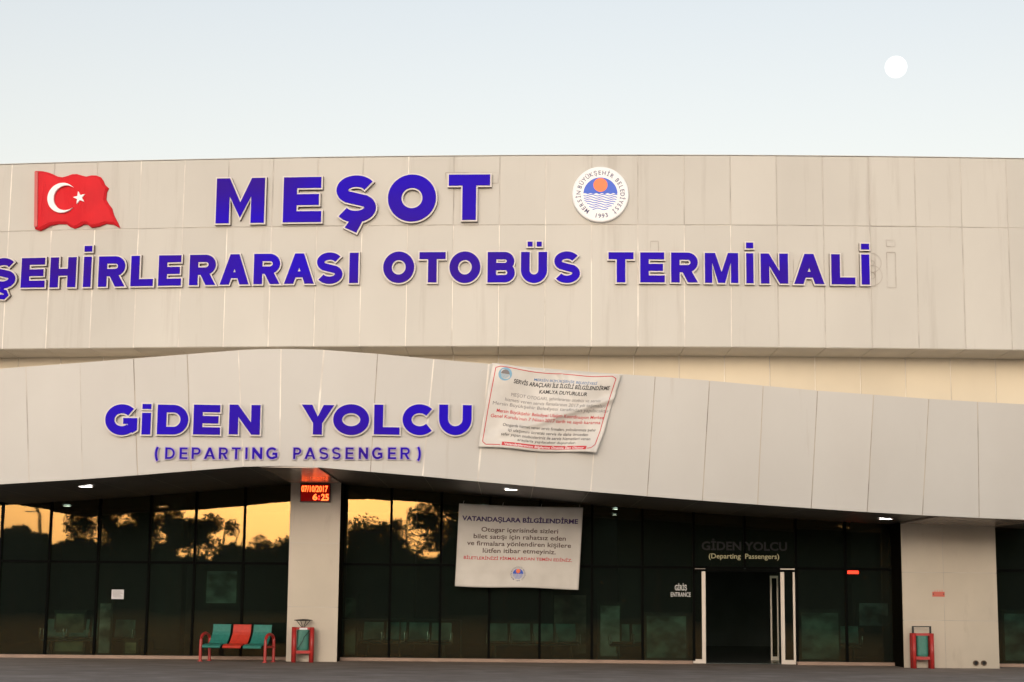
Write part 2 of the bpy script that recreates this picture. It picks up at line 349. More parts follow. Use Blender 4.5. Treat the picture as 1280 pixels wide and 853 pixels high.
# ---- glass front
ZTR = at(640, 707.5, GY).z
mull_px = [-125, -62, 0, 61, 122, 186, 243, 304, 362] + [424, 488, 551, 612, 675, 740, 803, 867, 931, 995, 1057, 1121] + [1243, 1304, 1365]
MX = [at(p, 707, GY).x for p in mull_px]
doorL, doorR = at(866, 770, GY).x, at(994, 770, GY).x
for i, x in enumerate(MX):
    if mull_px[i] in (362, 1121, 424, 1243): continue
    g = G(); low = 0.07
    if mull_px[i] in (931,): low = ZTR
    g.box((x - .028, GY - .03, low), (x + .028, GY + .09, zb(x) + .03)); part(g, 'mullion', DARKM)
for a, b in zip(MX, MX[1:]):
    if (a < -4.6 < b) or (a < 10.3 < b): continue
    p0, p1 = a + .028, b - .028
    lo = ZTR + .03
    def pane(pts):
        g = G(); cx = sum(p[0] for p in pts) / len(pts); cz = sum(p[1] for p in pts) / len(pts)
        g.prism([(x - cx, z - cz) for x, z in pts], -.004, .004)
        o = g.build('window_pane', GLASS, B); o.location = Vector((cx, GY + .02, cz)) - Vector(B.location)
        o.rotation_euler = (random.gauss(0, .0024), 0, random.gauss(0, .005)); return o
    pane([(p0, lo), (p1, lo), (p1, zb(p1)+.025), (p0, zb(p0)+.025)])
    if not (doorL - .1 < (a + b) / 2 < doorR + .1): pane([(p0, .09), (p1, .09), (p1, ZTR - .03), (p0, ZTR - .03)])
    g = G(); g.box((p0, GY - .02, ZTR - .03), (p1, GY + .06, ZTR + .03)); part(g, 'transom', DARKM)
for a, b in ((MX[0], -5.1), (-4.15, doorL - .02), (doorR + .02, 9.35), (11.3, MX[-1])):
    g = G(); g.box((a, GY - .10, 0), (b, GY + .08, .075)); part(g, 'sill', SILL)

# ---- sliding entrance doors, slid open
def door_leaf(pl, pr, y, ptop, pbot, st=(.035, .085)):
    x0, x1 = at(pl, (ptop+pbot)/2, y).x, at(pr, (ptop+pbot)/2, y).x; z1, z0 = at((pl+pr)/2, ptop, y).z, max(.01, at((pl+pr)/2, pbot, y).z)
    root = empty('sliding_door', (0, 0, 0)); root.parent = B; root.matrix_parent_inverse = Matrix.Translation(-Vector(B.location))
    g = G(); l, r = st
    g.box((x0, y-.025, z0), (x0+l, y+.025, z1)); g.box((x1-r, y-.025, z0), (x1, y+.025, z1))
    g.box((x0+l, y-.024, z0), (x1-r, y+.024, z0+.10)); g.box((x0+l, y-.024, z1-.06), (x1-r, y+.024, z1)); g.build('door_frame', ALU, root)
    g = G(); g.box((x0+l, y-.004, z0+.1), (x1-r, y+.004, z1-.06)); g.build('door_pane', GLASS2, root)
door_leaf(866, 882, GY, 711, 830, (.05, .09)); door_leaf(976, 994, GY, 711, 831, (.09, .05)); door_leaf(963, 973, 43.6, 720, 827, (.04, .035))
g = G(); g.box((doorL, GY-.03, ZTR-.09), (doorR, GY+.2, ZTR-.031)); part(g, 'door_header', DARKM)

# ---- hall seen darkly through the glass
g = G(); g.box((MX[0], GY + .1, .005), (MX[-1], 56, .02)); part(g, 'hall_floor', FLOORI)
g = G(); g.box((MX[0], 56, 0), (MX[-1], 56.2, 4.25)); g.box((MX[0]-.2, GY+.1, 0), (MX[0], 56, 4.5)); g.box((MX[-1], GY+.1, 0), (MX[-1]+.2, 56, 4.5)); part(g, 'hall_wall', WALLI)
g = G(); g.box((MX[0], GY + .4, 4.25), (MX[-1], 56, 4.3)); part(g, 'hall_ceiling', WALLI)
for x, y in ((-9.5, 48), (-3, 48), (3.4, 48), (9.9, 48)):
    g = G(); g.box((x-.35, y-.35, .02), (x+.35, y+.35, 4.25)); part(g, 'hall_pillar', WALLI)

# ---- ghost outlines left on the band by older letters
# ================================================================== LETTERS
def arc(cx, cy, rx, ry, a0, a1, n=16): return [(cx + rx*math.cos(math.radians(a0+(a1-a0)*k/n)), cy + ry*math.sin(math.radians(a0+(a1-a0)*k/n))) for k in range(n+1)]
def glyph(ch, W, w, hook=False):
    """list of layers; a layer is a list of ('p', pts) polygons or ('s', pts, width, closed) strokes; cap height 1"""
    a = w/2; s = w*.86; h = s/2; t = w*.82
    R = lambda x0, z0, x1, z1: ('p', [(x0, z0), (x1, z0), (x1, z1), (x0, z1)])
    P = lambda *p: ('p', list(p)); K = lambda pts, wd=s, cl=False: ('s', pts, wd, cl)
    if ch == 'I': return [[R(0, 0, W, 1)]]
    if ch == 'İ': return [[R(0, 0, W, 1), R(0, 1.17, W, 1.17 + .19)]]
    if ch == 'i': return [[R(0, 0, W, .73), R(0, .86, W, 1.03)]]
    if ch == 'H': return [[P((0, 0), (w, 0), (w, .5-t/2), (W-w, .5-t/2), (W-w, 0), (W, 0), (W, 1), (W-w, 1), (W-w, .5+t/2), (w, .5+t/2), (w, 1), (0, 1))]]
    if ch == 'E':
        m = W*.93
        return [[P((0, 0), (W, 0), (W, t), (w, t), (w, .5-t/2), (m, .5-t/2), (m, .5+t/2), (w, .5+t/2), (w, 1-t), (W*.98, 1-t), (W*.98, 1), (0, 1))]]
    if ch == 'L': return [[P((0, 0), (W, 0), (W, t), (w, t), (w, 1), (0, 1))]]
    if ch == 'T': return [[P((W/2-a, 0), (W/2+a, 0), (W/2+a, 1-t), (W, 1-t), (W, 1), (0, 1), (0, 1-t), (W/2-a, 1-t))]]
    if ch == 'M': return [[P((0, 0), (0, 1), (w*.98, 1), (W/2, .46), (W-w*.98, 1), (W, 1), (W, 0), (W-w, 0), (W-w, .60), (W/2, .12), (w, .60), (w, 0))]] if not hook else \
        [[P((0, 0), (0, 1), (w*1.2, 1), (W/2, .36), (W-w*1.2, 1), (W, 1), (W, 0), (W-w*.85, 0), (W-w*.85, .68), (W/2+a*.8, 0), (W/2-a*.8, 0), (w*.85, .68), (w*.85, 0))]]
    if ch == 'N': return [[P((0, 0), (0, 1), (w*.95, 1), (W-w, .41), (W-w, 1), (W, 1), (W, 0), (W-w*.95, 0), (w, .59), (w, 0))]]
    if ch == 'Y': return [[P((0, 1), (1.17*w, 1), (W/2, .60), (W-1.17*w, 1), (W, 1), (W/2+a, .38), (W/2+a, 0), (W/2-a, 0), (W/2-a, .38))]]
    if ch == 'K': return [[R(0, 0, w, 1)], [P((w*.6, .28), (w*.6, .28+w*1.2), (W-1.2*w, 1), (W, 1), (w*1.6, .38))], [P((w*1.3, .55), (w*2.2, .7), (W, 0), (W-1.2*w, 0))]]
    if ch == 'A':
        k = 1.08*w; ap = (W/2 - k)/(W/2 - .5*w); y0 = .21; y1 = y0 + t*.85
        fx = lambda y: (W/2-.5*w)*y + k*.55
        return [[P((0, 0), (k, 0), (W/2, ap), (W-k, 0), (W, 0), (W/2+.52*w, 1), (W/2-.52*w, 1))], [P((fx(y0), y0), (W-fx(y0), y0), (W-fx(y1), y1), (fx(y1), y1))]]
    if ch in 'OÖ': return [[K(arc(W/2, .5, W/2-a, .52-a, 0, 360, 44)[:-1], w, True)]]
    if ch in 'UÜ':
        r = W/2-a; ry = min(r, .5)
        L = [[K([(a, 1), (a, .7)] + arc(W/2, ry+a-.02, r, ry, 180, 360, 20) + [(W-a, .7), (W-a, 1)], w)]]
        if ch == 'Ü': L[0] += [R(W*.25, 1.18, W*.44, 1.34), R(W*.60, 1.18, W*.79, 1.34)]
        return L
    if ch in 'CÇ': return [[K(arc(W*.52, .5, W*.52-a, .52-a, 42, 318, 32), w)]]
    if ch == 'G': return [[K(arc(W*.52, .5, W*.52-a, .52-a, 44, 312, 32), w)], [P((W*.56, .36), (W*.56, .56), (W, .56), (W, .16), (W*.86, .06), (W-w, .18), (W-w, .36))]]
    if ch == 'D':
        r = min(.5-h, W-w*.9)
        return [[R(0, 0, w, 1)], [K([(a, 1-h), (W-h-r, 1-h)] + arc(W-h-r, .5, r, .5-h, 90, -90, 22) + [(W-h-r, h), (a, h)])]]
    if ch in 'PRB':
        m = .46 if ch != 'B' else .5+.02; cy = (1-h+m)/2; ry = 1-h-cy; cx = W-h-ry*1.05 - (.0 if ch != 'B' else .02)
        L = [[R(0, 0, w, 1)], [K([(a, 1-h), (cx, 1-h)] + arc(cx, cy, ry*1.05, ry, 90, -90, 14) + [(cx, m), (a, m)])]]
        if ch == 'R': L.append([P((W*.5-w*.45, m), (W*.5+w*.65, m), (W, 0), (W-1.15*w, 0))])
        if ch == 'B':
            cy = (m+h)/2; ry = m-cy; cx = W-h-ry*1.05
            L.append([K([(a, m), (cx, m)] + arc(cx, cy, ry*1.05, ry, 90, -90, 14) + [(cx, h), (a, h)])])
        return L
    if ch in 'SŞ':
        rx = W/2-h; ry = (.52-h)/2; o = .02
        pts = arc(W/2, .5+ry, rx*.96, ry, 28, 228, 18) + arc(W/2, .5-ry, rx, ry, 48, -152, 18)
        L = [[K(pts)]]
        if ch == 'Ş':
            if hook: L.append([K([(W*.5, .06), (W*.48, -.1), (W*.62, -.14), (W*.68, -.24), (W*.58, -.32), (W*.36, -.30)], w*.55)])
            else: L.append([P((W*.42, .1), (W*.72, .1), (W*.53, -.25), (W*.24, -.13), (W*.30, -.06))])
        return L
    if ch == '(': return [[K(arc(W*1.1, .45, W, .72, 125, 235, 14), w)]]
    if ch == ')': return [[K(arc(-W*.1, .45, W, .72, 55, -55, 14), w)]]
    if ch == '1': return [[P((W*.4, 0), (W*.4+w, 0), (W*.4+w, 1), (W*.4, 1), (0, .8), (0, .65), (W*.4, .78))]]
    if ch == '9': return [[K(arc(W/2, .68, W/2-h, .32-h, 0, 360, 20)[:-1], s, True)], [K([(W-h, .68), (W-h, .45), (W*.62, .12), (W*.35, 0)], s)]]
    if ch == '3': return [[K(arc(W*.45, .75, W*.5-h, .25-h, 140, -90, 12) + arc(W*.45, .26, W*.55-h, .26-h, 90, -140, 12), s)]]
    return []
def offpoly(pts, g):
    n = len(pts); ar = sum(pts[i][0]*pts[(i+1)%n][1]-pts[(i+1)%n][0]*pts[i][1] for i in range(n))
    if ar < 0: pts = pts[::-1]
    if abs(g) < 1e-9: return pts
    out = []
    for i in range(n):
        p0, p1, p2 = Vector(pts[i-1]), Vector(pts[i]), Vector(pts[(i+1) % n])
        d1 = (p1-p0).normalized(); d2 = (p2-p1).normalized()
        n1 = Vector((d1.y, -d1.x)); n2 = Vector((d2.y, -d2.x)); b = n1+n2
        if b.length < 1e-6: b = n1
        b.normalize(); k = g / max(.4, b.dot(n1)); q = p1 + b*k; out.append((q.x, q.y))
    return out
def stroke(g, pts, width, closed, y0, y1, grow, m=0):
    pts = [Vector(p) for p in pts]
    if not closed and grow:
        pts[0] = pts[0] + (pts[0]-pts[1]).normalized()*grow; pts[-1] = pts[-1] + (pts[-1]-pts[-2]).normalized()*grow
    n = len(pts); L = []; Rr = []; hw = width/2 + grow
    for i in range(n):
        a = pts[i-1] if (closed or i) else pts[0]; b = pts[(i+1) % n] if (closed or i < n-1) else pts[-1]
        t = (b-a).normalized(); nn = Vector((-t.y, t.x)); L.append(pts[i]+nn*hw); Rr.append(pts[i]-nn*hw)
    v = []
    for l, r in zip(L, Rr): v += [(l.x, y0, l.y), (r.x, y0, r.y), (l.x, y1, l.y), (r.x, y1, r.y)]
    f = []
    for i in range(n if closed else n-1):
        a = 4*i; b = 4*((i+1) % n)
        f += [(a, a+1, b+1, b), (a+2, b+2, b+3, a+3), (a, b, b+2, a+2), (a+1, a+3, b+3, b+1)]
    if not closed: f += [(0, 2, 3, 1), (4*n-4, 4*n-3, 4*n-1, 4*n-2)]
    g.add(v, f, m)
def emit_glyph(g, layers, H, y0, y1, grow, m=0, ox=0, oz=0, step=.0012):
    for li, L in enumerate(layers):
        d = step*li
        for pr in L:
            if pr[0] == 'p': g.prism(offpoly([(ox+x*H, oz+z*H) for x, z in pr[1]], grow), y0-d, y1-d, m)
            else: stroke(g, [(ox+x*H, oz+z*H) for x, z in pr[1]], pr[2]*H, pr[3], y0-d, y1-d, grow, m)
def sign(chars, yfun, ytop, ybot, w, grow, depth, label, hook=False, rim=RIM, fm=BLUE):
    """chars: (letter, x0, x1) in photo pixels; ytop, ybot functions giving the row's cap line and base line"""
    root = None
    for ch, x0, x1 in chars:
        xm = (x0+x1)/2; a = at(x0, (ytop(xm)+ybot(xm))/2, yfun); b = at(x1, (ytop(xm)+ybot(xm))/2, yfun)
        c = (a+b)/2; z0 = at(xm, ybot(xm), yfun).z; z1 = at(xm, ytop(xm), yfun).z; H = z1-z0; Wd = (b-a).length
        if root is None:
            root = empty('sign_lettering', (c.x, c.y, z0)); tag(root, label, 'sign')
        ang = math.atan2(b.y-a.y, b.x-a.x)
        L = glyph(ch, Wd/H, w, hook)
        g = G(); emit_glyph(g, L, H, -depth-.022, -depth-.002, 0, 0, ox=-Wd/2, oz=0)
        o = g.build('letter', fm, root); o.location = (c.x-root.location.x, c.y-root.location.y, z0-root.location.z); o.rotation_euler = (0, 0, ang)
        g = G(); emit_glyph(g, L, H, -depth, -depth+.018, grow, 0, ox=-Wd/2, oz=0)
        emit_glyph(g, L, H, -depth+.018, .0, grow*.9, 1, ox=-Wd/2, oz=0)
        g.build('letter_rim', [rim, RSIDE], o)
    return root
lin = lambda x0, y0, x1, y1: (lambda x: y0 + (y1-y0)*(x-x0)/(x1-x0))
row1 = [('M', 272.5, 332.5), ('E', 356, 403.5), ('Ş', 421, 471.5), ('O', 486, 546), ('T', 561.5, 613)]
sign(row1, band, lin(302, 224.8, 587, 220.3), lin(302, 280.7, 587, 276.8), .295, .036, .14, 'five large blue letters MEŞOT high on the cream upper band')
y2t = lambda x: interp([(0, 325), (120, 322.3), (300, 319.3), (500, 316.8), (680, 316.5), (850, 317.3), (1085, 319.8)], x)
y2b = lambda x: interp([(0, 361.3), (120, 360), (300, 357), (500, 354.5), (680, 354.4), (850, 354.4), (1085, 357.3)], x)
row2 = [('Ş', -9, 22.5), ('E', 29.5, 59), ('H', 65.5, 97.5), ('İ', 107, 116.3), ('R', 125.7, 158.7), ('L', 166, 193.7), ('E', 200.5, 228.7), ('R', 239, 271.5), ('A', 277, 313), ('R', 319, 351.5), ('A', 357, 394), ('S', 397, 429.5), ('I', 438, 449),
        ('O', 480, 518.7), ('T', 525, 557.5), ('O', 562.5, 601), ('B', 610, 644), ('Ü', 651.5, 684), ('S', 692.5, 725),
        ('T', 760.5, 791.7), ('E', 800, 830.5), ('R', 838.5, 871.7), ('M', 880.5, 922), ('İ', 932, 941), ('N', 950, 984), ('A', 991.5, 1029), ('L', 1038, 1067.5), ('İ', 1075.5, 1085.5)]
sign(row2, band, y2t, y2b, .28, .034, .12, 'long blue letter row ŞEHİRLERARASI OTOBÜS TERMİNALİ across the upper band', hook=True)
row3 = [('G', 132.5, 172.5), ('i', 178.3, 189.3), ('D', 197.5, 236), ('E', 242.5, 276), ('N', 287, 325.5), ('Y', 377, 417.5), ('O', 416.5, 461.5), ('L', 467.5, 499.5), ('C', 503, 544), ('U', 548.5, 589)]
sign(row3, fas, lambda x: 507, lambda x: 544, .30, .030, .10, 'bold blue letters GİDEN YOLCU on the canopy fascia')
row4 = [('(', 195, 200), ('D', 207, 219), ('E', 225, 235), ('P', 240, 251), ('A', 255.5, 269.5), ('R', 274, 285), ('T', 290, 301), ('I', 307, 309.6), ('N', 315.5, 328), ('G', 333, 347),
        ('P', 366.7, 376.5), ('A', 380.8, 394.5), ('S', 399, 410.5), ('S', 415, 426), ('E', 432, 442), ('N', 448.5, 460), ('G', 465, 478), ('E', 485, 495), ('R', 500.5, 512), (')', 520, 525)]
sign(row4, fas, lambda x: 560.0, lambda x: 574.3, .19, .020, .06, 'small thin blue letters (DEPARTING PASSENGER) under the bold words on the canopy', rim=RIM2)

# dirt outlines where older letters hung
def ghost(ch, x0, x1, yt, yb, w=.25):
    a, b = at(x0, yt, band), at(x1, yb, band); H = at(x0, yt, band).z - at(x0, yb, band).z; Wd = b.x-a.x; g = G()
    for L in glyph(ch, Wd/H, w, True):
        for pr in L:
            pts = pr[1]
            if pr[0] == 'p': P_ = [(a.x + x*H, b.z + z*H) for x, z in pts]
            else:
                q = [Vector(p) for p in pts]; l = []; r = []; n = len(q)
                for i in range(n):
                    t = (q[min(i+1, n-1)]-q[max(i-1, 0)]).normalized(); nn = Vector((-t.y, t.x))*pr[2]/2; l.append(q[i]+nn); r.append(q[i]-nn)
                P_ = [(a.x+v.x*H, b.z+v.y*H) for v in l + r[::-1]]
            for i in range(len(P_)):
                p, q = Vector(P_[i]), Vector(P_[(i+1) % len(P_)])
                d = (q-p)
                if d.length < 1e-4: continue
                nn = Vector((-d.y, d.x)).normalized()*.010
                pts4 = [p+nn, p-nn, q-nn, q+nn]
                g.add([(v.x, band(v.x)-.016, v.y) for v in pts4], [(0, 1, 2, 3)])
    o = part(g, 'dirt_outline', GHOST)
for a in (('B', 1083, 1103, 317, 358), ('İ', 1108, 1120, 316, 360), ('L', 1043, 1064, 316.5, 357), ('I', 813, 823, 302, 316), ('T', 557, 622, 216, 282), ('N', 950, 992, 316, 352)): ghost(*a)

# ================================================================== FLAG SIGN
fl = [(46, 215.3), (55, 215.5), (62, 216.8), (67, 218.6), (73, 221.5), (79, 222.5), (86, 220.8), (92, 219), (98, 219), (104, 220.8), (110, 222.3), (116, 220.6), (122, 220.4), (127, 222.2), (130, 226.5), (132, 231.5), (137, 236), (134.5, 241), (133.6, 250),
      (137, 256), (141, 261), (143.5, 270), (148, 278), (151.5, 286), (143, 281.5), (134, 280.5), (125, 284), (116, 285.5), (111, 281.5), (106, 281.5), (99, 285), (94, 286.6), (88, 284), (84, 281), (74, 280.8), (64, 283), (56, 287), (51, 289.5), (45, 287.5)]
Fo = at(95, 250, band)
def fp(x, y): p = at(x, y, band); return (p.x-Fo.x, p.z-Fo.z)
ang0 = math.atan2(band(Fo.x+.5)-band(Fo.x-.5), 1)
fr = empty('flag_sign', tuple(Fo), ang0); tag(fr, 'red flag shaped metal sign with white crescent and star on the upper band', 'sign')
poly = [fp(*p) for p in fl]
g = G(); n = len(poly); inner = offpoly(poly, -.055)
pp = poly if sum(poly[i][0]*poly[(i+1)%n][1]-poly[(i+1)%n][0]*poly[i][1] for i in range(n)) > 0 else poly[::-1]
def wv(x, z): return -.13 - .035*math.sin(x*5.2 + z*1.2)
g.add([(x, .0, z) for x, z in pp] + [(x, wv(x, z)+.05, z) for x, z in pp], [(i, (i+1) % n, (i+1) % n+n, i+n) for i in range(n)])
g.add([(x, wv(x, z)+.05, z) for x, z in pp] + [(x, wv(x, z), z) for x, z in inner], [(i, (i+1) % n, (i+1) % n+n, i+n) for i in range(n)])
# front skin gridded so it follows the waves
import bmesh
bm = bmesh.new(); vs = [bm.verts.new((x, 0, z)) for x, z in inner]; fc = bm.faces.new(vs)
bmesh.ops.triangulate(bm, faces=[fc]); 
for k in range(-14, 15):
    geom = bm.verts[:] + bm.edges[:] + bm.faces[:]
    bmesh.ops.bisect_plane(bm, geom=geom, plane_co=(k*.08, 0, 0), plane_no=(1, 0, 0))
for v in bm.verts: v.co.y = wv(v.co.x, v.co.z)
bm.normal_update(); bm.verts.index_update()
vv = [v.co.copy() for v in bm.verts]; ff = []
for f_ in bm.faces:
    q = [v.index for v in f_.verts]; ff.append(tuple(q if f_.normal.y < 0 else q[::-1]))
g.add(vv, ff); bm.free()
g.build('flag_body', FLAGR, fr)
g = G(); hx = [fp(46.6, 217), fp(50.6, 217), fp(50, 285), fp(46, 286)]
g.prism(hx, -.19, -.11); g.build('flag_hem', FLAGD, fr)
cc = fp(81, 249.5); R1 = (fp(99.3, 249.5)[0]-cc[0]); c2 = fp(85.6, 249.5); R2 = R1*.79
g = G(); a1 = 42
outer = [(cc[0]+R1*math.cos(math.radians(t)), cc[1]+R1*math.sin(math.radians(t))) for t in [a1+(360-2*a1)*k/40 for k in range(41)]]
e = outer[0]; an = math.degrees(math.atan2(e[1]-c2[1], e[0]-c2[0])); R2 = math.hypot(e[0]-c2[0], e[1]-c2[1])
inn = [(c2[0]+R2*math.cos(math.radians(t)), c2[1]+R2*math.sin(math.radians(t))) for t in [an+(360-2*an)*k/40 for k in range(41)]][1:-1]
v = [(x, -.185, z) for x, z in outer+inn[::-1]]
g.prism(outer+inn[::-1], -.19, -.13); g.build('crescent', WHITE, fr)
sc_ = fp(102.8, 249.3); rs = R1*.44; st = []
for k in range(10):
    r = rs if k % 2 == 0 else rs*.40; t = math.radians(176+36*k); st.append((sc_[0]+r*math.cos(t), sc_[1]+r*math.sin(t)))
g = G(); g.prism(st, -.19, -.13); g.build('star', WHITE, fr)

# ================================================================== TEXT ON A SURFACE
def text_verts(body, offset=0, res=3, spacing=1):
    cu = bpy.data.curves.new('t', 'FONT'); cu.body = body; cu.resolution_u = res; cu.offset = offset; cu.space_character = spacing
    ob = bpy.data.objects.new('t', cu); me = bpy.data.meshes.new_from_object(ob)
    v = [p.co.copy() for p in me.vertices]; f = [tuple(p.vertices) for p in me.polygons]
    bpy.data.objects.remove(ob); bpy.data.curves.remove(cu); bpy.data.meshes.remove(me)
    return v, f
def text_on(body, x0, x1, z0, z1, mapf, m, parent, name='lettering', offset=0, gg=None, mi=0, xh=None):
    """stretch the text to the box (baseline z0, cap height to z1) and lay it with mapf(x,z)->point"""
    v, f = text_verts(body, offset)
    a = min(p.x for p in v); b = max(p.x for p in v); capv, _ = text_verts('H', offset); ch = max(p.y for p in capv)
    own = gg is None; g = gg or G()
    g.add([mapf(x0+(p.x-a)/(b-a)*(x1-x0), z0+p.y/ch*(z1-z0)) for p in v], f, mi)
    if own: return g.build(name, m, parent)

# ================================================================== EMBLEM
Em = at(750.5, 244.5, band); RE = (at(786, 244.5, band)-at(750.5, 244.5, band)).length
er = empty('emblem_sign', tuple(Em), math.atan2(band(Em.x+.5)-band(Em.x-.5), 1)); tag(er, 'round white municipal emblem with orange sun over blue waves', 'sign')
g = G(); n = 64
prof = [(RE, 0), (RE, -.10), (RE*.985, -.125), (RE*.95, -.135)]
v = []; f = []
for r, y in prof: v += [(r*math.cos(2*math.pi*k/n), y, r*math.sin(2*math.pi*k/n)) for k in range(n)]
for j in range(3): f += [(j*n+k, j*n+(k+1) % n, (j+1)*n+(k+1) % n, (j+1)*n+k) for k in range(n)]
f.append(tuple(3*n+k for k in range(n)))
g.add(v, f); g.build('emblem_disc', WHITE, er)
EB = mat('emblem_blue', (.02, .10, .62), .5); EO = mat('emblem_orange', (.95, .20, .06), .5); EI = mat('emblem_ink', (.06, .06, .16), .6); EW = mat('emblem_wave_blue', (.12, .20, .62), .5)
def emblem_print(parent, R, mapf, dark=EI, text=True, blue=EB, orange=EO, wave=EW):
    r0 = R*.60; cz = 0
    hd = [(r0*math.cos(math.radians(t)), r0*math.sin(math.radians(t))) for t in range(4, 177, 4)]
    def flat(pts, y, m, name):
        tr = tessellate_polygon([[Vector((x, z, 0)) for x, z in pts]]); g = G(); g.add([mapf(x, z, y) for x, z in pts], [tuple(t) for t in tr]); g.build(name, m, parent)
    wavy = [(-r0*.99+2*r0*.99*k/30, r0*(.03+.03*math.sin(k*1.25))) for k in range(31)]
    flat(hd+wavy, .002, blue, 'emblem_sky')
    flat([(R*.25*math.cos(2*math.pi*k/28), R*.33+R*.25*math.sin(2*math.pi*k/28)) for k in range(28)], .004, orange, 'emblem_sun')
    g = G()
    for i in range(7):
        zc = -R*(.04+.082*i); hwid = math.sqrt(max(.0, (r0*1.0)**2 - zc*zc)); tk = R*.017; prev = None
        N = 26
        for k in range(N):
            xa = -hwid+2*hwid*k/N; xb = -hwid+2*hwid*(k+1)/N
            za = zc+R*.028*math.sin(xa/R*15+i*.5); zb_ = zc+R*.028*math.sin(xb/R*15+i*.5)
            g.add([mapf(xa, za-tk, .0025), mapf(xb, zb_-tk, .0025), mapf(xb, zb_+tk, .0025), mapf(xa, za+tk, .0025)], [(0, 1, 2, 3)])
    g.build('emblem_waves', wave, parent)
    if text:
        g = G()
        def ring(word, t0, t1, inward):
            n_ = len(word)
            for k, chh in enumerate(word):
                if chh == ' ': continue
                t = math.radians(t0+(t1-t0)*k/(n_-1)); 
                vv, ff = text_verts(chh, .012)
                wx = (max(p.x for p in vv)+min(p.x for p in vv))/2; sc = R*.215; rad = R*.70
                out = []
                for p in vv:
                    lx = (p.x-wx)*sc*.92; lz = p.y*sc
                    if inward: rr = rad+lz; th = t-lx/(rad+.08*R); out.append(mapf(rr*math.cos(th), rr*math.sin(th), .003))
                    else: rr = rad+R*.155-lz; th = t+lx/rad; out.append(mapf(rr*math.cos(th), rr*math.sin(th), .003))
                g.add(out, ff)
        ring('MERSİN', 232, 176, True); ring('BÜYÜKŞEHİR', 160, 58, True); ring('BELEDİYESİ', 40, -52, True); ring('1993', 259, 286, False)
        g.build('emblem_lettering', dark, parent)
emblem_print(er, RE, lambda x, z, y: (x, -.135-y, z))

# ================================================================== BANNERS
def quadmap(c, px, py, yf):
    P_ = [at(px_, py_, yf) for px_, py_ in c]          # TL TR BR BL
    def m(u, v):                                       # u right 0..1, v down 0..1
        t = P_[0].lerp(P_[1], u); b = P_[3].lerp(P_[2], u); return t.lerp(b, v)
    return m
INK = mat('black_ink', (.03, .028, .03), .7); INKG = mat('grey_ink', (.22, .20, .20), .7); INKR = mat('red_ink', (.55, .03, .04), .6); INKB = mat('blue_ink', (.06, .18, .40), .7); INKV = mat('violet_ink', (.06, .03, .13), .7)
CLOTH = noisy('white_banner_vinyl', (.66, .625, .58), (.60, .565, .52), (3, 3, 3), .45)
PALEB = mat('pale_blue_ink', (.22, .42, .58), .7)
def make_banner(name, label, corners, yf, off, wr, edge, bw, bh):
    m0 = quadmap(corners, 0, 0, yf)
    o0 = m0(.5, 0)
    root = empty(name, tuple(o0)); tag(root, label, 'banner')
    def mp(u, v, lift=0):
        p = m0(u, v); ex, ez = edge(u, v); d = off + wr(u, v) + lift
        return Vector((p.x+ex, p.y-d, p.z+ez)) - o0
    g = G(); NU, NV = 72, 48
    v = [mp(i/NU, j/NV) for j in range(NV+1) for i in range(NU+1)] + [mp(i/NU, j/NV, -.004) for j in range(NV+1) for i in range(NU+1)]
    n1 = (NU+1)*(NV+1); f = []
    for j in range(NV):
        for i in range(NU):
            a = j*(NU+1)+i; f.append((a, a+NU+1, a+NU+2, a+1)); f.append((n1+a, n1+a+1, n1+a+NU+2, n1+a+NU+1))
    bd = [i for i in range(NU+1)] + [j*(NU+1)+NU for j in range(1, NV+1)] + [NV*(NU+1)+i for i in range(NU-1, -1, -1)] + [j*(NU+1) for j in range(NV-1, 0, -1)]
    f += [(bd[k], bd[(k+1) % len(bd)], bd[(k+1) % len(bd)]+n1, bd[k]+n1) for k in range(len(bd))]
    g.add(v, f); g.build('banner_cloth', CLOTH, root, True)
    T = lambda body, u0, u1, vb, vt, m, o=0, nm='lettering': text_on(body, u0, u1, -vb, -vt, lambda x, z: mp(x, -z, .005), m, root, nm, o)
    return root, mp, T
# announcement hung over the canopy edge: creased, right side sagging
def wr1(u, v):
    d = abs((v - .62) + (u - .5)*.62)                   # a long diagonal crease
    return .08*math.exp(-(d/.045)**2)*min(1, u*1.6) + .035*math.sin(u*9+v*5) + .016*math.sin(u*23-v*13) + .05*math.exp(-((u-.62-.5*(v-.2))/.03)**2)*max(0, 1-v*2) + (.10*math.exp(-((u-1)**2+(v-1)**2)/.03)) + .03*math.exp(-((u-.93)/.03)**2)*v
def ed1(u, v): return (-.02*math.sin(v*3.1)*(u > .5) - .28*max(0, v-.72)*max(0, u-.55)*1.6, -.10*math.sin(u*math.pi)*(1-v)*.6 + .03*math.sin(u*14)*(1-v)*.4 + .02*math.sin(u*9)*v)
bn1, mp1, T1 = make_banner('banner', 'creased white notice banner with black and red print hung from the canopy edge', [(615, 455), (777, 469.5), (748, 568), (597.5, 560)], fas, .13, wr1, ed1, 0, 0)
T1("MERSİN BÜYÜKŞEHİR BELEDİYESİ", .34, .83, .135, .105, INKB, .006)
T1("SERVİS ARAÇLARI İLE İLGİLİ BİLGİLENDİRME", .19, .94, .205, .155, INK, .022)
T1("KAMUYA DUYURULUR", .40, .78, .285, .24, INK, .022)
T1("MEŞOT OTOGARI, şehirlerarası otobüs ve servis", .19, .90, .365, .325, INKG, .0)
T1("hizmeti veren servis firmalarının 2017 yılı taşımaları", .15, .95, .43, .39, INKG, .0)
T1("Mersin Büyükşehir Belediyesi tarafından yapılacaktır", .06, .99, .49, .45, INKG, .0)
T1("Mersin Büyükşehir Belediyesi Ulaşım Koordinasyon Merkezi", .10, .97, .575, .535, INKR, .01)
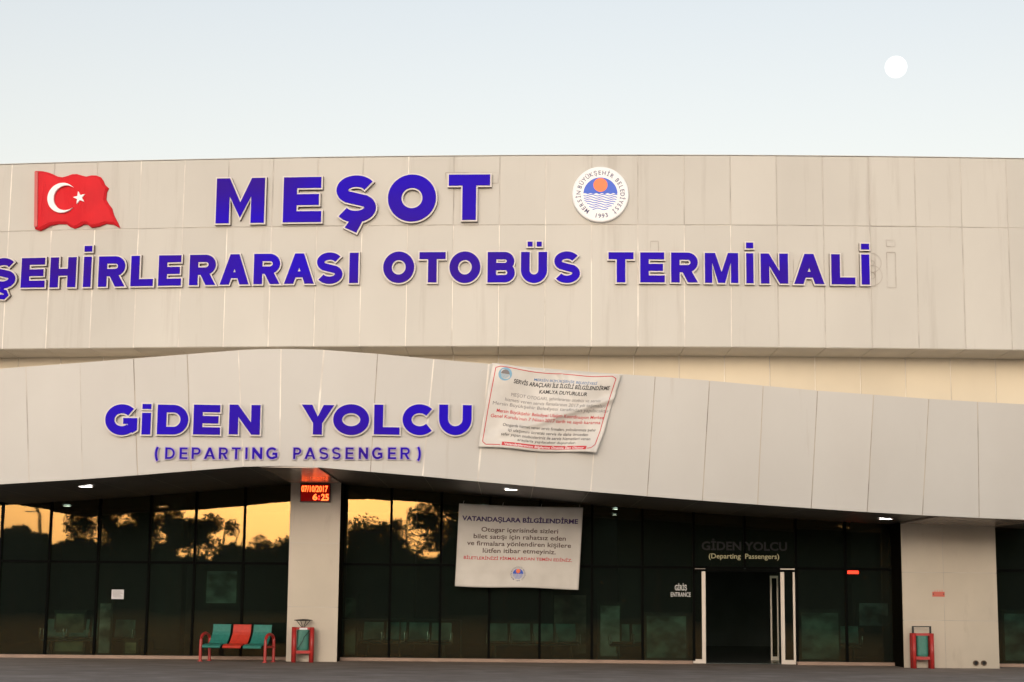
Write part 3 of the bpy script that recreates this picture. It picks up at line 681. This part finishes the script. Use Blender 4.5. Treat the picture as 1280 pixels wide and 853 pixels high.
T1("Genel Kurulu'nun 7 Nisan 2017 tarih ve sayılı kararına", .06, .95, .64, .60, INKR, .01)
T1("Otogarda hizmet veren servis firmaları, yolcularımıza şehir", .17, .93, .735, .70, INK, .004)
T1("içi ulaşımını ücretsiz servis ile daha önceden", .22, .88, .795, .76, INK, .004)
T1("sefer yapan otobüslerimiz ile servis hizmetleri veren", .17, .91, .85, .815, INK, .004)
T1("araçlarla yapılacaktır duyurulur.", .31, .80, .90, .87, INK, .004)
def patch(mp, u0, u1, v0, v1, m, root, name, lift=.004, n=30):
    g = G()
    for k in range(n):
        a = u0+(u1-u0)*k/n; b = u0+(u1-u0)*(k+1)/n; g.add([mp(a, v1, lift), mp(b, v1, lift), mp(b, v0, lift), mp(a, v0, lift)], [(0, 1, 2, 3)])
    g.build(name, m, root)
patch(mp1, .19, .90, .925, .97, INKR, bn1, 'red_strip', .005)
text_on("Vatandaşlarımızın Bilgilerine Önemle İlan Olunur", .21, .88, -.962, -.935, lambda x, z: mp1(x, -z, .008), WHITE, bn1, 'lettering', .012)
g = G(); fr_ = [(.035, .05), (.07, .03), (.5, .03), (.93, .03), (.965, .06), (.965, .5), (.965, .90), (.94, .945), (.91, .955)]
fr2 = [(.18, .965), (.06, .965), (.03, .93), (.03, .5), (.035, .05)]
for path in (fr_, fr2):
    for (u0, v0), (u1, v1) in zip(path, path[1:]):
        n = 14; ln = math.hypot((u1-u0)*1.5, v1-v0)
        for k in range(n):
            a = (u0+(u1-u0)*k/n, v0+(v1-v0)*k/n); b = (u0+(u1-u0)*(k+1)/n, v0+(v1-v0)*(k+1)/n)
            dx, dy = -(v1-v0)/ln*.003, (u1-u0)*1.5/ln*.0045
            g.add([mp1(a[0]-dx, a[1]-dy, .005), mp1(b[0]-dx, b[1]-dy, .005), mp1(b[0]+dx, b[1]+dy, .005), mp1(a[0]+dx, a[1]+dy, .005)], [(0, 1, 2, 3)])
g.build('border_line', INKR, bn1)
emblem_print(bn1, .17, lambda x, z, y: mp1(.115+x/3.05, .115-z/1.95, .004+y), text=False, blue=INKG, orange=INKG, wave=PALEB)
g = G()
g.add([mp1(.115+.135*math.cos(2*math.pi*k/24)/2.6, .115-.135*math.sin(2*math.pi*k/24)/1.7, .0045) for k in range(24)], [tuple(range(24))]); g.build('emblem_ring', PALEB, bn1)
# second banner in front of the glass
def wr2(u, v): return .03*math.sin(u*3.1)*v + .006*math.sin(u*17+v*4) + .004*math.sin(u*7-v*19) + .004*math.exp(-((v-.80)/.012)**2)
def ed2(u, v): return (0, -.02*math.sin(u*math.pi)*(1-v) - .012*math.sin(u*8)*v)
Y2 = 40.75
bn2, mp2, T2 = make_banner('banner', 'cream banner with brown Turkish warning print hung before the dark glass', [(574, 629.5), (729, 634.5), (723, 737), (568.5, 733)], Y2, .0, wr2, ed2, 0, 0)
T2("VATANDAŞLARA BİLGİLENDİRME", .03, .965, .20, .145, INKV, .035)
BRN = mat('brown_ink', (.09, .045, .035), .7)
T2("Otogar içerisinde sizleri", .19, .81, .325, .27, BRN, .014)
T2("bilet satışı için rahatsız eden", .13, .875, .41, .355, BRN, .014)
T2("ve firmalara yönlendiren kişilere", .08, .92, .495, .44, BRN, .014)
T2("lütfen itibar etmeyiniz.", .21, .80, .58, .525, BRN, .014)
T2("BİLETLERİNİZİ FİRMALARDAN TEMİN EDİNİZ.", .06, .935, .665, .63, INKR, .02)
emblem_print(bn2, .21, lambda x, z, y: mp2(.505+x/2.95, .835-z/1.95, .004+y), text=True)
g = G()
for u in (.03, .35, .66, .97):
    p = mp2(u, .01); g.tube([p, p+Vector((.02, .2, .10))], .004, 5)
g.build('tie_cord', WHITE, bn2)

# ================================================================== LED CLOCK
yl = 40.3; a = at(375.5, 605, yl-.12); b = at(412.5, 628, yl-.12); cl = empty('led_clock', ((a.x+b.x)/2, yl, b.z)); tag(cl, 'small black display with red glowing date and time on the left column', 'clock display')
W_, H_ = (b.x-a.x), a.z-b.z
g = G(); g.box((-W_/2, -.12, 0), (W_/2, 0, H_)); g.build('clock_case', BLACK, cl)
LEDY = mat('led_amber', (.9, .3, .05), .5, emit=(1, .10, .02), es=2.0); LEDR = mat('led_red', (.9, .05, .02), .5, emit=(1, .03, .02), es=5)
FIELD = mat('led_panel_field', (.03, .002, .002), .5, spec=.1, emit=(.5, .0, .0), es=.14)
g = G(); g.box((-W_/2+.02, -.123, .02), (W_/2-.02, -.1205, H_-.02)); g.build('display_face', FIELD, cl)
text_on('07/10/2017', -W_*.46, W_*.42, H_*.57, H_*.90, lambda x, z: (x, -.127, z), LEDY, cl, 'date_digits', .03)
text_on('6', -W_*.08, W_*.08, H_*.12, H_*.45, lambda x, z: (x, -.127, z), LEDY, cl, 'time_digits', .03)
text_on('25', W_*.2, W_*.46, H_*.10, H_*.45, lambda x, z: (x, -.127, z), LEDY, cl, 'time_digits', .03)
text_on(':', W_*.115, W_*.15, H_*.14, H_*.45, lambda x, z: (x, -.127, z), LEDR, cl, 'time_colon', .03)

# ================================================================== DOOR SIGNS, NOTICES, SMALL THINGS
def glasstext(body, px0, px1, pyb, pyt, m, y=GY-.035, off=.01, depth=.0):
    a = at(px0, pyb, y); b = at(px1, pyb, y); t = at(px0, pyt, y)
    return (a, b, t, y)
ST = mat('grey_metal_letters', (.022, .023, .022), .55, .0, .2); VY = mat('yellowish_vinyl', (.55, .52, .30), .6); VW = mat('white_vinyl', (.62, .62, .60), .6)
def door_text(lines, name, label, mm, y=GY-.035):
    root = None
    for body, x0, x1, yb, yt, m, off in lines:
        a = at(x0, yb, y); b = at(x1, yb, y); t = at(x0, yt, y)
        if root is None: root = empty(name, tuple(a)); tag(root, label, 'sign'); o0 = a
        text_on(body, a.x-o0.x, b.x-o0.x, (a.z+b.z)/2-o0.z, t.z-o0.z, lambda x, z: (x, 0, z), m, root, 'lettering', off)
    return root
door_text([('GİDEN YOLCU', 877, 984, 688, 677, ST, .03)], 'door_sign', 'dull grey words GİDEN YOLCU on the glass over the entrance doors', None)
door_text([('(Departing  Passengers)', 886, 974, 698.5, 692, VY, .012)], 'door_sign', 'small pale yellow words (Departing Passengers) above the entrance doors', None)
door_text([('GİRİŞ', 843.5, 858.5, 738, 731.5, VW, .025), ('ENTRANCE', 838.5, 863.5, 746, 740.5, VW, .02)], 'glass_sticker', 'white words GİRİŞ ENTRANCE stuck on the glass left of the door', None)
a = at(139.5, 749, GY-.02); b = at(155.3, 737.3, GY-.02)
g = G(); g.box((0, -.004, 0), (b.x-a.x, 0, b.z-a.z)); o = g.build('paper_notice', noisy('white_paper', (.72, .70, .72), (.66, .64, .66), (4, 4, 4), .8)); o.location = (a.x, GY-.04, a.z)
tag(o, 'plain white paper sheet taped to the dark glass left of the bench', 'notice')
g = G()
for k in range(6): g.box((.03, -.0052, .05+.028*k), (b.x-a.x-.03-.03*(k % 3), -.0042, .056+.028*k))
g.build('print', INKG, o)
# red plate on the wide column
a = at(1165.5, 746, 40.1); b = at(1180.5, 740, 40.1)
pl = empty('wall_plate', (a.x, 40.1, a.z)); tag(pl, 'small faded red plate on the wide right column', 'sign')
PLM = mat('faded_red_plate', (.58, .12, .08), .5)
g = G(); g.box((0, -.012, 0), (b.x-a.x, 0, b.z-a.z)); g.build('plate', PLM, pl)
g = G()
for k in range(4): g.box((.05+.055*k, -.004, b.z-a.z+.0), (.08+.055*k, -.0, b.z-a.z+.035+.012*(k % 2)))
g.build('plate_tab', mat('pinkish_mark', (.60, .33, .27), .6), pl)
g = G(); g.disc((.02, .06), .014, -.018, -.012, 10); g.disc((b.x-a.x-.02, .06), .014, -.018, -.012, 10); g.build('screw', BLACK, pl)
# two pipe stubs low on the wide column
for k, (px, lab) in enumerate(((1219.5, 'left one of two dark pipe stubs low on the wide column'), (1229.5, 'right one of two dark pipe stubs low on the wide column'))):
    c = at(px, 829, 40.1); o = empty('pipe_stub', (c.x, 40.1, c.z)); tag(o, lab, 'pipe', 'pipe stubs at the foot of the wide column')
    g = G(); n = 20
    for r0, r1, y in ((.062, .045, -.05),):
        v = [(r*math.cos(2*math.pi*i/n), yy, r*math.sin(2*math.pi*i/n)) for r, yy in ((.062, 0), (.062, y), (.045, y), (.045, -.002)) for i in range(n)]
        f = [(j*n+i, j*n+(i+1) % n, (j+1)*n+(i+1) % n, (j+1)*n+i) for j in range(3) for i in range(n)]
        g.add(v, f)
    g.build('collar', noisy('rusty_brown', (.16, .10, .06), (.09, .06, .04), (20, 20, 20), .7), o)
    g = G(); g.disc((0, 0), .045, -.012, -.004, 16); g.build('plug', BLACK, o)
# ceiling downlights
def downlight(px, py, Y, label, scale=1, zo=None):
    z = at(px, py, Y).z; X = at(px, py, Y).x
    if zo is None: z = zb(X) + .03
    o = empty('downlight', (X, Y, z)); tag(o, label, 'ceiling light', 'round downlights under the canopy' if zo is None else 'ceiling lights inside the hall')
    g = G(); n = 24; r = .145*scale
    v = [(q*math.cos(2*math.pi*i/n), q*math.sin(2*math.pi*i/n), zz) for q, zz in ((r*1.25, 0), (r*1.2, -.02), (r, -.022), (r, 0)) for i in range(n)]
    g.add(v, [(j*n+i, j*n+(i+1) % n, (j+1)*n+(i+1) % n, (j+1)*n+i) for j in range(3) for i in range(n)]); g.build('trim_ring', ALU, o)
    g = G(); g.add([(r*.98*math.cos(2*math.pi*i/n), r*.98*math.sin(2*math.pi*i/n), -.014) for i in range(n)], [tuple(range(n))[::-1]]); g.build('lens', LAMPM, o)
def ysof(px, py):
    lo, hi = 35.2, 41
    for _ in range(30):
        m_ = (lo+hi)/2; p = at(px, py, m_)
        if p.z > zb(p.x)+.03: lo, hi = lo, m_
        else: lo, hi = m_, hi
    return m_
for px, py, lab in ((107, 607.5, 'lit downlight under the canopy left of the bench'), (639, 611.5, 'lit downlight under the canopy above the cream banner'), (1107, 648, 'lit downlight under the canopy beside the wide column')):
    downlight(px, py, ysof(px, py), lab)
p = (-13.3, 38.2); 
o_z = zb(p[0]) + .03
downlight(-60, 616, 38, 'lit downlight under the canopy beyond the left edge')
for px, py, s_, lab in ((770, 636, .7, 'small lit ceiling light inside behind the glass right of the cream banner'), (768, 643, .45, 'faint lit ceiling light inside just below the brighter one right of the banner'), (140, 641, .5, 'small lit ceiling light inside above the paper notice'),
                        (84, 632, .8, 'lit ceiling light inside near the left end of the hall'), (604, 631.5, .35, 'tiny lit ceiling light inside over the left half of the cream banner'), (1069, 661, .4, 'tiny lit ceiling light inside above the red glowing sign')):
    q = atz(px, py, 4.23); downlight(px, py, q.y, lab, s_, 1)
# red lit sign inside
c = at(1066, 715.5, 46); o = empty('exit_sign', tuple(c)); tag(o, 'small red glowing sign inside the hall behind the right glass', 'lit sign')
g = G(); g.box((-.16, -.03, -.06), (.16, .03, .06)); g.build('sign_case', BLACK, o)
g = G(); g.box((-.15, -.034, -.045), (.15, -.031, .04)); g.build('lit_face', mat('red_lit_face', (.6, .02, .02), .5, emit=(1, .03, .015), es=6), o)

# ================================================================== BENCH
def bench(loc, rz):
    r = empty('bench', loc, rz); tag(r, 'three seat metal bench, teal red and teal, with red loop armrests', 'bench')
    wseat = .455; pitch = .52
    prof = [(-.33, .335), (-.32, .365), (-.27, .395), (-.16, .41), (-.04, .405), (.03, .425), (.09, .49), (.17, .61), (.20, .68), (.215, .80), (.225, .845), (.24, .85)]
    for k, m in enumerate((TEAL, ORED, TEAL)):
        xc = (k-1)*pitch; g = G(); v = []; f = []; n = len(prof)
        for (y, z) in prof: v += [(xc-wseat/2, y, z), (xc+wseat/2, y, z), (xc-wseat/2, y+.012, z-.018), (xc+wseat/2, y+.012, z-.018)]
        for i in range(n-1):
            a_, b_ = 4*i, 4*i+4; f += [(a_, a_+1, b_+1, b_), (a_+2, b_+2, b_+3, a_+3), (a_, b_, b_+2, a_+2), (a_+1, a_+3, b_+3, b_+1)]
        f += [(0, 2, 3, 1), (4*n-4, 4*n-3, 4*n-1, 4*n-2)]
        g.add(v, f); o = g.build('seat_shell', m, r)
        o['label'] = ('left teal seat', 'middle orange red seat', 'right teal seat')[k]
        g = G()
        for sx in (-1, 1): g.tube([(xc+sx*(wseat/2-.01), y+.006, z-.012) for y, z in prof], .013, 6)
        g.build('seat_edge', m, r)
    g = G(); g.box((-.80, .0, .335), (.80, .05, .385)); g.build('beam', BLACK, r)  # coloured black for the dark under the seats
    for sx in (-1, 1):
        x = sx*.82; g = G()
        pts = [(x, -.25, .015), (x, -.25, .30), (x, -.24, .50)] + [(x, -.02-.22*math.cos(math.radians(t)), .50+.14*math.sin(math.radians(t))) for t in range(20, 161, 20)] + [(x, .20, .50), (x, .21, .30), (x, .21, .015)]
        g.tube(pts, .036, 8); g.build('leg_frame', RED, r)
        g = G(); g.box((x-.02, -.25, .33), (x+.02, .21, .375)); g.build('cross_bar', RED, r)
        g = G()
        for yy in (-.25, .21): g.box((x-.05, yy-.04, 0), (x+.05, yy+.04, .015))
        g.build('foot_plate', RED, r)
pb = atz(300, 826.5, 0)
bench((pb.x, 39.85, 0), math.radians(-17))

# ================================================================== BINS
def bin_(px, py, Y, rz, kind, label):
    c = at(px, py, Y); r = empty('litter_bin', (c.x, Y, 0), rz); tag(r, label, 'litter bin', 'red framed litter bins by the columns')
    W_, D_, H_ = .50, .30, .80
    for sx in (-1, 1):
        g = G(); x = sx*(W_/2-.045)
        g.tube([(x, -D_/2+.04, 0), (x, -D_/2+.04, H_)], .052, 10); g.build('post', RED, r, True)
        g = G(); g.tube([(x, D_/2-.04, 0), (x, D_/2-.04, H_)], .052, 10); g.build('post', RED, r, True)
        g = G(); g.box((x-.02, -D_/2+.04, .22), (x+.02, D_/2-.04, H_-.02)); g.build('side_plate', RED, r)
    g = G(); g.box((-W_/2+.08, -D_/2+.02, .20), (W_/2-.08, -D_/2+.05, .27)); g.box((-W_/2+.08, -D_/2+.02, H_-.05), (W_/2-.08, -D_/2+.05, H_)); g.build('rail', RED, r)
    g = G(); g.box((-W_/2+.08, D_/2-.05, .20), (W_/2-.08, D_/2-.02, .27)); g.box((-W_/2+.08, D_/2-.05, H_-.05), (W_/2-.08, D_/2-.02, H_)); g.build('rail', RED, r)
    # green basket, rounded
    g = G(); n = 20; hw, hd = .135, .11; z0, z1 = .27, .74
    prof = []
    for i in range(n): t = 2*math.pi*i/n; ct, st_ = math.cos(t), math.sin(t); prof.append((math.copysign(abs(ct)**.6, ct)*hw, math.copysign(abs(st_)**.6, st_)*hd))
    v = [(x, y, z) for z, s_ in ((z0, .88), (z0+.05, 1), (z1-.04, 1), (z1, .97)) for x, y in [(p*s_, q*s_) for p, q in prof]] + [(p*.9, q*.9, z1-.02) for p, q in prof] + [(p*.85, q*.85, z0+.04) for p, q in prof]
    f = [(j*n+i, j*n+(i+1) % n, (j+1)*n+(i+1) % n, (j+1)*n+i) for j in range(5) for i in range(n)] + [tuple(range(n))[::-1], tuple(5*n+i for i in range(n))]
    g.add(v, f); g.build('basket', mat('green_perforated_metal', (.05, .19, .15), .5) if 'gpm' not in CACHE else CACHE['gpm'], r)
    g = G()
    if kind == 0:
        g.tube([(-.13, -D_/2+.0, .30), (-.02, -D_/2-.0, .47), (.02, -D_/2, .58), (.14, -D_/2, .72)], .008, 6); g.build('hanging_wire', BLACK, r)
        g = G()
        for t in (0, 90, 180, 270):
            cx, cy = math.cos(math.radians(t+20)), math.sin(math.radians(t+20))
            g.tube([(cx*.03, cy*.03, .80), (cx*.17, cy*.10, .955)], .008, 6)
        g.build('ashtray_strut', BLACK, r)
        g = G(); n = 24; v = [(rr*math.cos(2*math.pi*i/n), rr*.62*math.sin(2*math.pi*i/n), zz) for rr, zz in ((.10, .945), (.215, .955), (.215, .967), (.09, .985), (.01, .99)) for i in range(n)]
        g.add(v, [(j*n+i, j*n+(i+1) % n, (j+1)*n+(i+1) % n, (j+1)*n+i) for j in range(4) for i in range(n)] + [tuple(range(n))[::-1]]); g.build('ashtray', BLACK, r, True)
        g = G(); g.box((-.09, -D_/2+.012, .745), (.09, -D_/2+.019, .79)); g.build('label_strip', WHITE, r)
    else:
        for sx in (-1, 1): g.box((sx*.20-.022, -.015, .80), (sx*.20+.022, .015, .94))
        g.box((-.222, -.016, .94), (.222, .016, .965)); g.build('hoop', BLACK, r)
CACHE = {'gpm': noisy('green_perforated_metal', (.045, .19, .145), (.06, .23, .18), (20, 20, 20), .5)}
bin_(378.5, 800, 39.95, math.radians(10), 0, 'red and green litter bin with black ashtray top by the narrow column')
bin_(1152.5, 810, 39.8, math.radians(-3), 1, 'red and green litter bin with black hoop in front of the wide column')

# ================================================================== HALL SEATS
def seat_row(name, label, x, y, n, rz):
    r = empty(name, (x, y, .02), rz); tag(r, label, 'waiting seats', 'rows of waiting seats inside the hall')
    for k in range(n):
        xx = (k-(n-1)/2)*.58; g = G()
        pf = [(-.22, .43), (-.1, .41), (.1, .40), (.16, .46), (.22, .66), (.27, .86)]
        v = []
        for y_, z_ in pf: v += [(xx-.25, y_, z_), (xx+.25, y_, z_), (xx-.25, y_+.02, z_-.02), (xx+.25, y_+.02, z_-.02)]
        f = []
        for i in range(len(pf)-1):
            a_, b_ = 4*i, 4*i+4; f += [(a_, a_+1, b_+1, b_), (a_+2, b_+2, b_+3, a_+3), (a_, b_, b_+2, a_+2), (a_+1, a_+3, b_+3, b_+1)]
        g.add(v, f); g.build('seat_shell', DTEAL, r)
    g = G(); L = n*.58/2; g.tube([(-L, 0, .34), (L, 0, .34)], .03, 8)
    for sx in (-1, 1): g.tube([(sx*(L-.2), -.25, 0), (sx*(L-.2), 0, .33), (sx*(L-.2), .25, 0)], .02, 6)
    for k in range(n+1):
        xx = (k-n/2)*.58; g.tube([(xx, .12, .36), (xx, .12, .62), (xx, -.2, .62), (xx, -.22, .40)], .012, 6)
    g.build('frame', CHROME, r)
seat_row('waiting_seats', 'row of teal waiting seats inside the glass under the cream banner', .6, 43.0, 4, math.radians(8))
seat_row('waiting_seats', 'row of teal waiting seats inside the glass right of the narrow column', -2.6, 43.2, 4, math.radians(-6))
seat_row('waiting_seats', 'row of teal waiting seats inside the glass left of the entrance', 3.4, 43.4, 3, math.radians(4))
seat_row('waiting_seats', 'row of teal waiting seats inside the glass right of the entrance', 8.1, 43.8, 3, math.radians(-5))
seat_row('waiting_seats', 'row of teal waiting seats inside the far left glass', -10.6, 43.2, 4, 0)

# ================================================================== BOXES ADDED INSIDE FOR REFLECTED SHAPES, AND A RAIL
def inbox(px0, px1, py0, py1, Y, depth, name, label, cat, col, frame=None, foot=True):  # box added inside, imitating a shape reflected in the glass
    a = at(px0, py1, Y); b = at(px1, py0, Y); z0 = .02 if foot else a.z; c = (a.x+b.x)/2; W_ = b.x-a.x; H_ = b.z-z0
    r = empty(name, (c, Y, z0)); tag(r, label, cat); gy = sum(col)/3; c_ = tuple(min(.8, (k*.6+gy*.4)*1.45) for k in col); m = noisy(name + '_paint', tuple(k*.12 for k in c_), c_, (1.6, 1.6, 2.4), .5, lo=.38, hi=.66, detail=7)  # mottled colour imitates a warped reflection
    g = G(); g.box((-W_/2, 0, 0), (W_/2, depth, H_)); g.build('body', frame or WALLI, r)
    g = G(); g.box((-W_/2+.05, -.02, .06), (W_/2-.05, -.001, H_-.05)); g.build('front_panel', m, r)
    g = G(); g.box((-W_/2-.02, -.03, H_), (W_/2+.02, depth+.02, H_+.04)); g.build('top_board', frame or WALLI, r)
    return r
inbox(120.5, 142, 752, 816, 42.4, .12, 'reflection_board', 'tall pale greenish board added inside for a reflection below the paper notice', 'board', (.42, .50, .40))
inbox(255, 299, 712, 757, 42.6, .06, 'reflection_sheet', 'pale teal sheet added inside for a reflection above the bench', 'sheet_prop', (.22, .42, .38), foot=False)
inbox(154, 173, 801, 814, 42.3, .3, 'reflection_box', 'small yellowish box added inside for a reflection beside the green board', 'box', (.60, .55, .20))
inbox(66, 108, 765, 818, 43.4, .5, 'reflection_block', 'dim olive fronted block added inside for a reflection near the left end', 'block_prop', (.30, .33, .15))
inbox(748, 777, 755, 815, 43.5, .6, 'reflection_block', 'pale green fronted block added inside for a reflection right of the cream banner', 'block_prop', (.30, .46, .40))
inbox(690, 735, 742, 812, 45.5, .6, 'reflection_block', 'dim brownish block added inside for a reflection under the right half of the cream banner', 'block_prop', (.30, .27, .16))
inbox(806, 860, 768, 818, 42.8, .7, 'reflection_slab', 'green fronted slab added inside for a reflection just left of the entrance', 'slab_prop', (.14, .38, .30))
inbox(1000, 1050, 764, 822, 42.9, .7, 'reflection_slab', 'dull green slab added inside for a reflection just right of the entrance doors', 'slab_prop', (.16, .34, .27))
inbox(1072, 1112, 752, 785, 44.5, .2, 'reflection_sheet', 'bluish pale sheet added inside for a reflection beside the wide column', 'sheet_prop', (.22, .40, .42), foot=False)
inbox(428, 448, 745, 815, 42.8, .1, 'reflection_board', 'narrow dim green board added inside for a reflection right of the narrow column', 'board', (.20, .38, .24))
inbox(1254, 1290, 765, 815, 43.2, .5, 'reflection_slab', 'teal slab added inside for a reflection behind the glass at the right edge', 'slab_prop', (.14, .36, .34))
g = G(); hr = empty('hand_rail', (at(500, 790, 42.2).x, 42.2, .02)); tag(hr, 'thin metal barrier rail inside the glass right of the narrow column', 'rail')
g.tube([(-1.6, 0, .95), (1.5, 0, .95)], .02, 6); g.build('top_rail', CHROME, hr)
for x in (-1.6, 0, 1.5):
    g = G(); g.tube([(x, 0, 0), (x, 0, .94)], .02, 6); g.build('post', CHROME, hr)

# ================================================================== MOON
d = ray(1120, 84).normalized()*3000; me = bpy.data.meshes.new('moon')
import bmesh as _b
bm = _b.new(); _b.ops.create_uvsphere(bm, u_segments=32, v_segments=16, radius=14.0/F_PX*3000*d.normalized().dot(_f)*.98); bm.to_mesh(me); bm.free()
mo = bpy.data.objects.new('moon', me); COL.objects.link(mo); mo.location = d + Vector((0, 0, CAM_H)); me.materials.append(mat('moonlit_surface', (0, 0, 0), 1, emit=(1, 1, .97), es=.62)); tag(mo, 'bright full moon in the pale sky above the right of the roof', 'moon')
for p in me.polygons: p.use_smooth = True

# ================================================================== TREES ACROSS THE ROAD (mirrored in the glass)
LEAF = noisy('dark_foliage', (.035, .055, .022), (.06, .085, .03), (2, 2, 2), .7)
BARK = noisy('bark', (.10, .075, .055), (.06, .045, .035), (6, 6, 2), .9)
def tree_meshes(seed, h, cr, nl, gap):
    rn = random.Random(seed); g = G(); th = h*.45
    g.tube([(0, 0, 0), (.08, .03, th*.5), (0, .1, th), (.1, .1, h*.8)], [.22, .17, .13, .03], 8)
    for k in range(6):
        a_ = rn.uniform(0, 6.28); z = th*rn.uniform(.75, 1.1); L = cr*rn.uniform(.5, .9)
        g.tube([(0, .05, z), (math.cos(a_)*L*.5, math.sin(a_)*L*.5, z+h*.15), (math.cos(a_)*L, math.sin(a_)*L, z+h*.32)], [.09, .06, .02], 6)
    tr = g
    c = G(); cl = []
    for k in range(gap):
        a_ = rn.uniform(0, 6.28); rr = cr*math.sqrt(rn.random())*.85; cl.append((math.cos(a_)*rr, math.sin(a_)*rr, th*.85+(h-th*.85)*rn.uniform(.12, .92)*(1-.35*(rr/cr)**2), rn.uniform(.45, .95)*cr*.42))
    for k in range(nl):
        x, y, z, r_ = rn.choice(cl); u = Vector((rn.gauss(0, 1), rn.gauss(0, 1), rn.gauss(0, 1))).normalized()*r_*rn.random()**.4
        p = Vector((x, y, z))+u; s_ = rn.uniform(.08, .17); a1_ = Vector((rn.gauss(0, 1), rn.gauss(0, 1), rn.gauss(0, .6))).normalized(); b1 = a1_.cross(Vector((rn.gauss(0, 1), rn.gauss(0, 1), rn.gauss(0, 1)))).normalized()
        c.add([p-a1_*s_, p+b1*s_*.55, p+a1_*s_, p-b1*s_*.55], [(0, 1, 2, 3)])
    return tr, c
protos = {}
def tree(kind, x, y, rz, sc, label):
    if kind not in protos:
        h, cr, nl, gap = {'a': (8.5, 3.2, 7000, 26), 'b': (6.0, 2.6, 4500, 16), 'c': (7.0, 2.2, 2000, 9)}[kind]
        tr, c = tree_meshes(hash(kind) % 97 if False else ord(kind), h, cr, nl, gap)
        r = empty('tree', (x, y, 0), rz); t_ = tr.build('trunk', BARK, r); c_ = c.build('crown', LEAF, r); protos[kind] = (r, t_, c_)
    else:
        p_ = protos[kind]; r = copy_of(p_[0], None, (x, y, 0), rz)
        for q in p_[1:]: copy_of(q, r)
    r.scale = (sc, sc, sc); tag(r, label, 'tree', 'trees across the road facing the terminal'); return r
spots = [('b', -27, -22, .7), ('b', -31, -24, .8), ('b', -23.6, -26, .95), ('c', -20.5, -21, 1.0), ('a', -20.8, -19.5, .82), ('a', -24.5, -20, .8), ('c', -17.9, -22, 1.02), ('b', -15.3, -24, .83), ('b', -12.8, -20, .84), ('b', -9.5, -21, .92), ('a', -9.0, -26, .78), ('c', -6.8, -22, 1.05), ('a', -3.6, -24, .95),
         ('a', 0, -20, 1.05), ('a', 4.5, -22, 1.1), ('a', 9, -20, 1.0), ('a', 13, -23, 1.1), ('a', 17.5, -20, 1.05), ('a', 22, -22, 1.1), ('a', 26.5, -20, 1.05), ('a', 31, -22, 1.1), ('a', 7, -27, 1.15), ('a', 15, -28, 1.2), ('a', 24, -28, 1.2), ('a', -36, -25, .8)]
for i, (k, x, y, s_) in enumerate(spots):
    rank = sorted(p[1] for p in spots).index(x) + 1
    tree(k, x, y, i*1.7, s_, {'a': 'tall dense dark tree', 'b': 'low rounded dark tree', 'c': 'thin open crowned tree'}[k] + ' mirrored in the glass, number %d from the left' % rank)
g = G()  # leaf mass added to close bright sky gaps in the glass reflection
hrn = random.Random(5)
for k in range(26000):
    x = hrn.uniform(-45, 45); p = Vector((x, -30+hrn.uniform(-1.5, 1.5), hrn.uniform(0, 4.3+.5*math.sin(x*.35)+.35*math.sin(x*1.3) + (3.8*min(1, (x+5)/3) if x > -5 else 0)))); s_ = hrn.uniform(.22, .42)
    a_ = Vector((hrn.gauss(0, 1), hrn.gauss(0, .4), hrn.gauss(0, 1))).normalized(); b_ = a_.cross(Vector((0, 1, .2))).normalized()
    g.add([p-a_*s_, p+b_*s_, p+a_*s_, p-b_*s_], [(0, 1, 2, 3)])
screen_hedge = g.build('screen_hedge', LEAF); screen_hedge['kind'] = 'stuff'; tag(screen_hedge, 'long dark leaf mass added behind the trees to close sky gaps in the reflection', 'screen_hedge')
# street lamp, mirrored at the left
sl = empty('street_lamp', (-28.2, -20, 0)); tag(sl, 'thin curved street lamp across the road behind the viewer', 'street lamp')
g = G(); g.tube([(0, 0, 0), (0, 0, 4.5), (-.15, 0, 5.6), (-.6, 0, 6.5), (-1.3, 0, 7.0)], [.09, .07, .06, .05, .04], 8); g.build('pole', BLACK, sl)
g = G(); g.tube([(-1.2, 0, 6.95), (-1.5, 0, 7.05), (-1.9, 0, 7.08)], [.05, .12, .08], 8); g.build('lamp_head', ALU, sl)
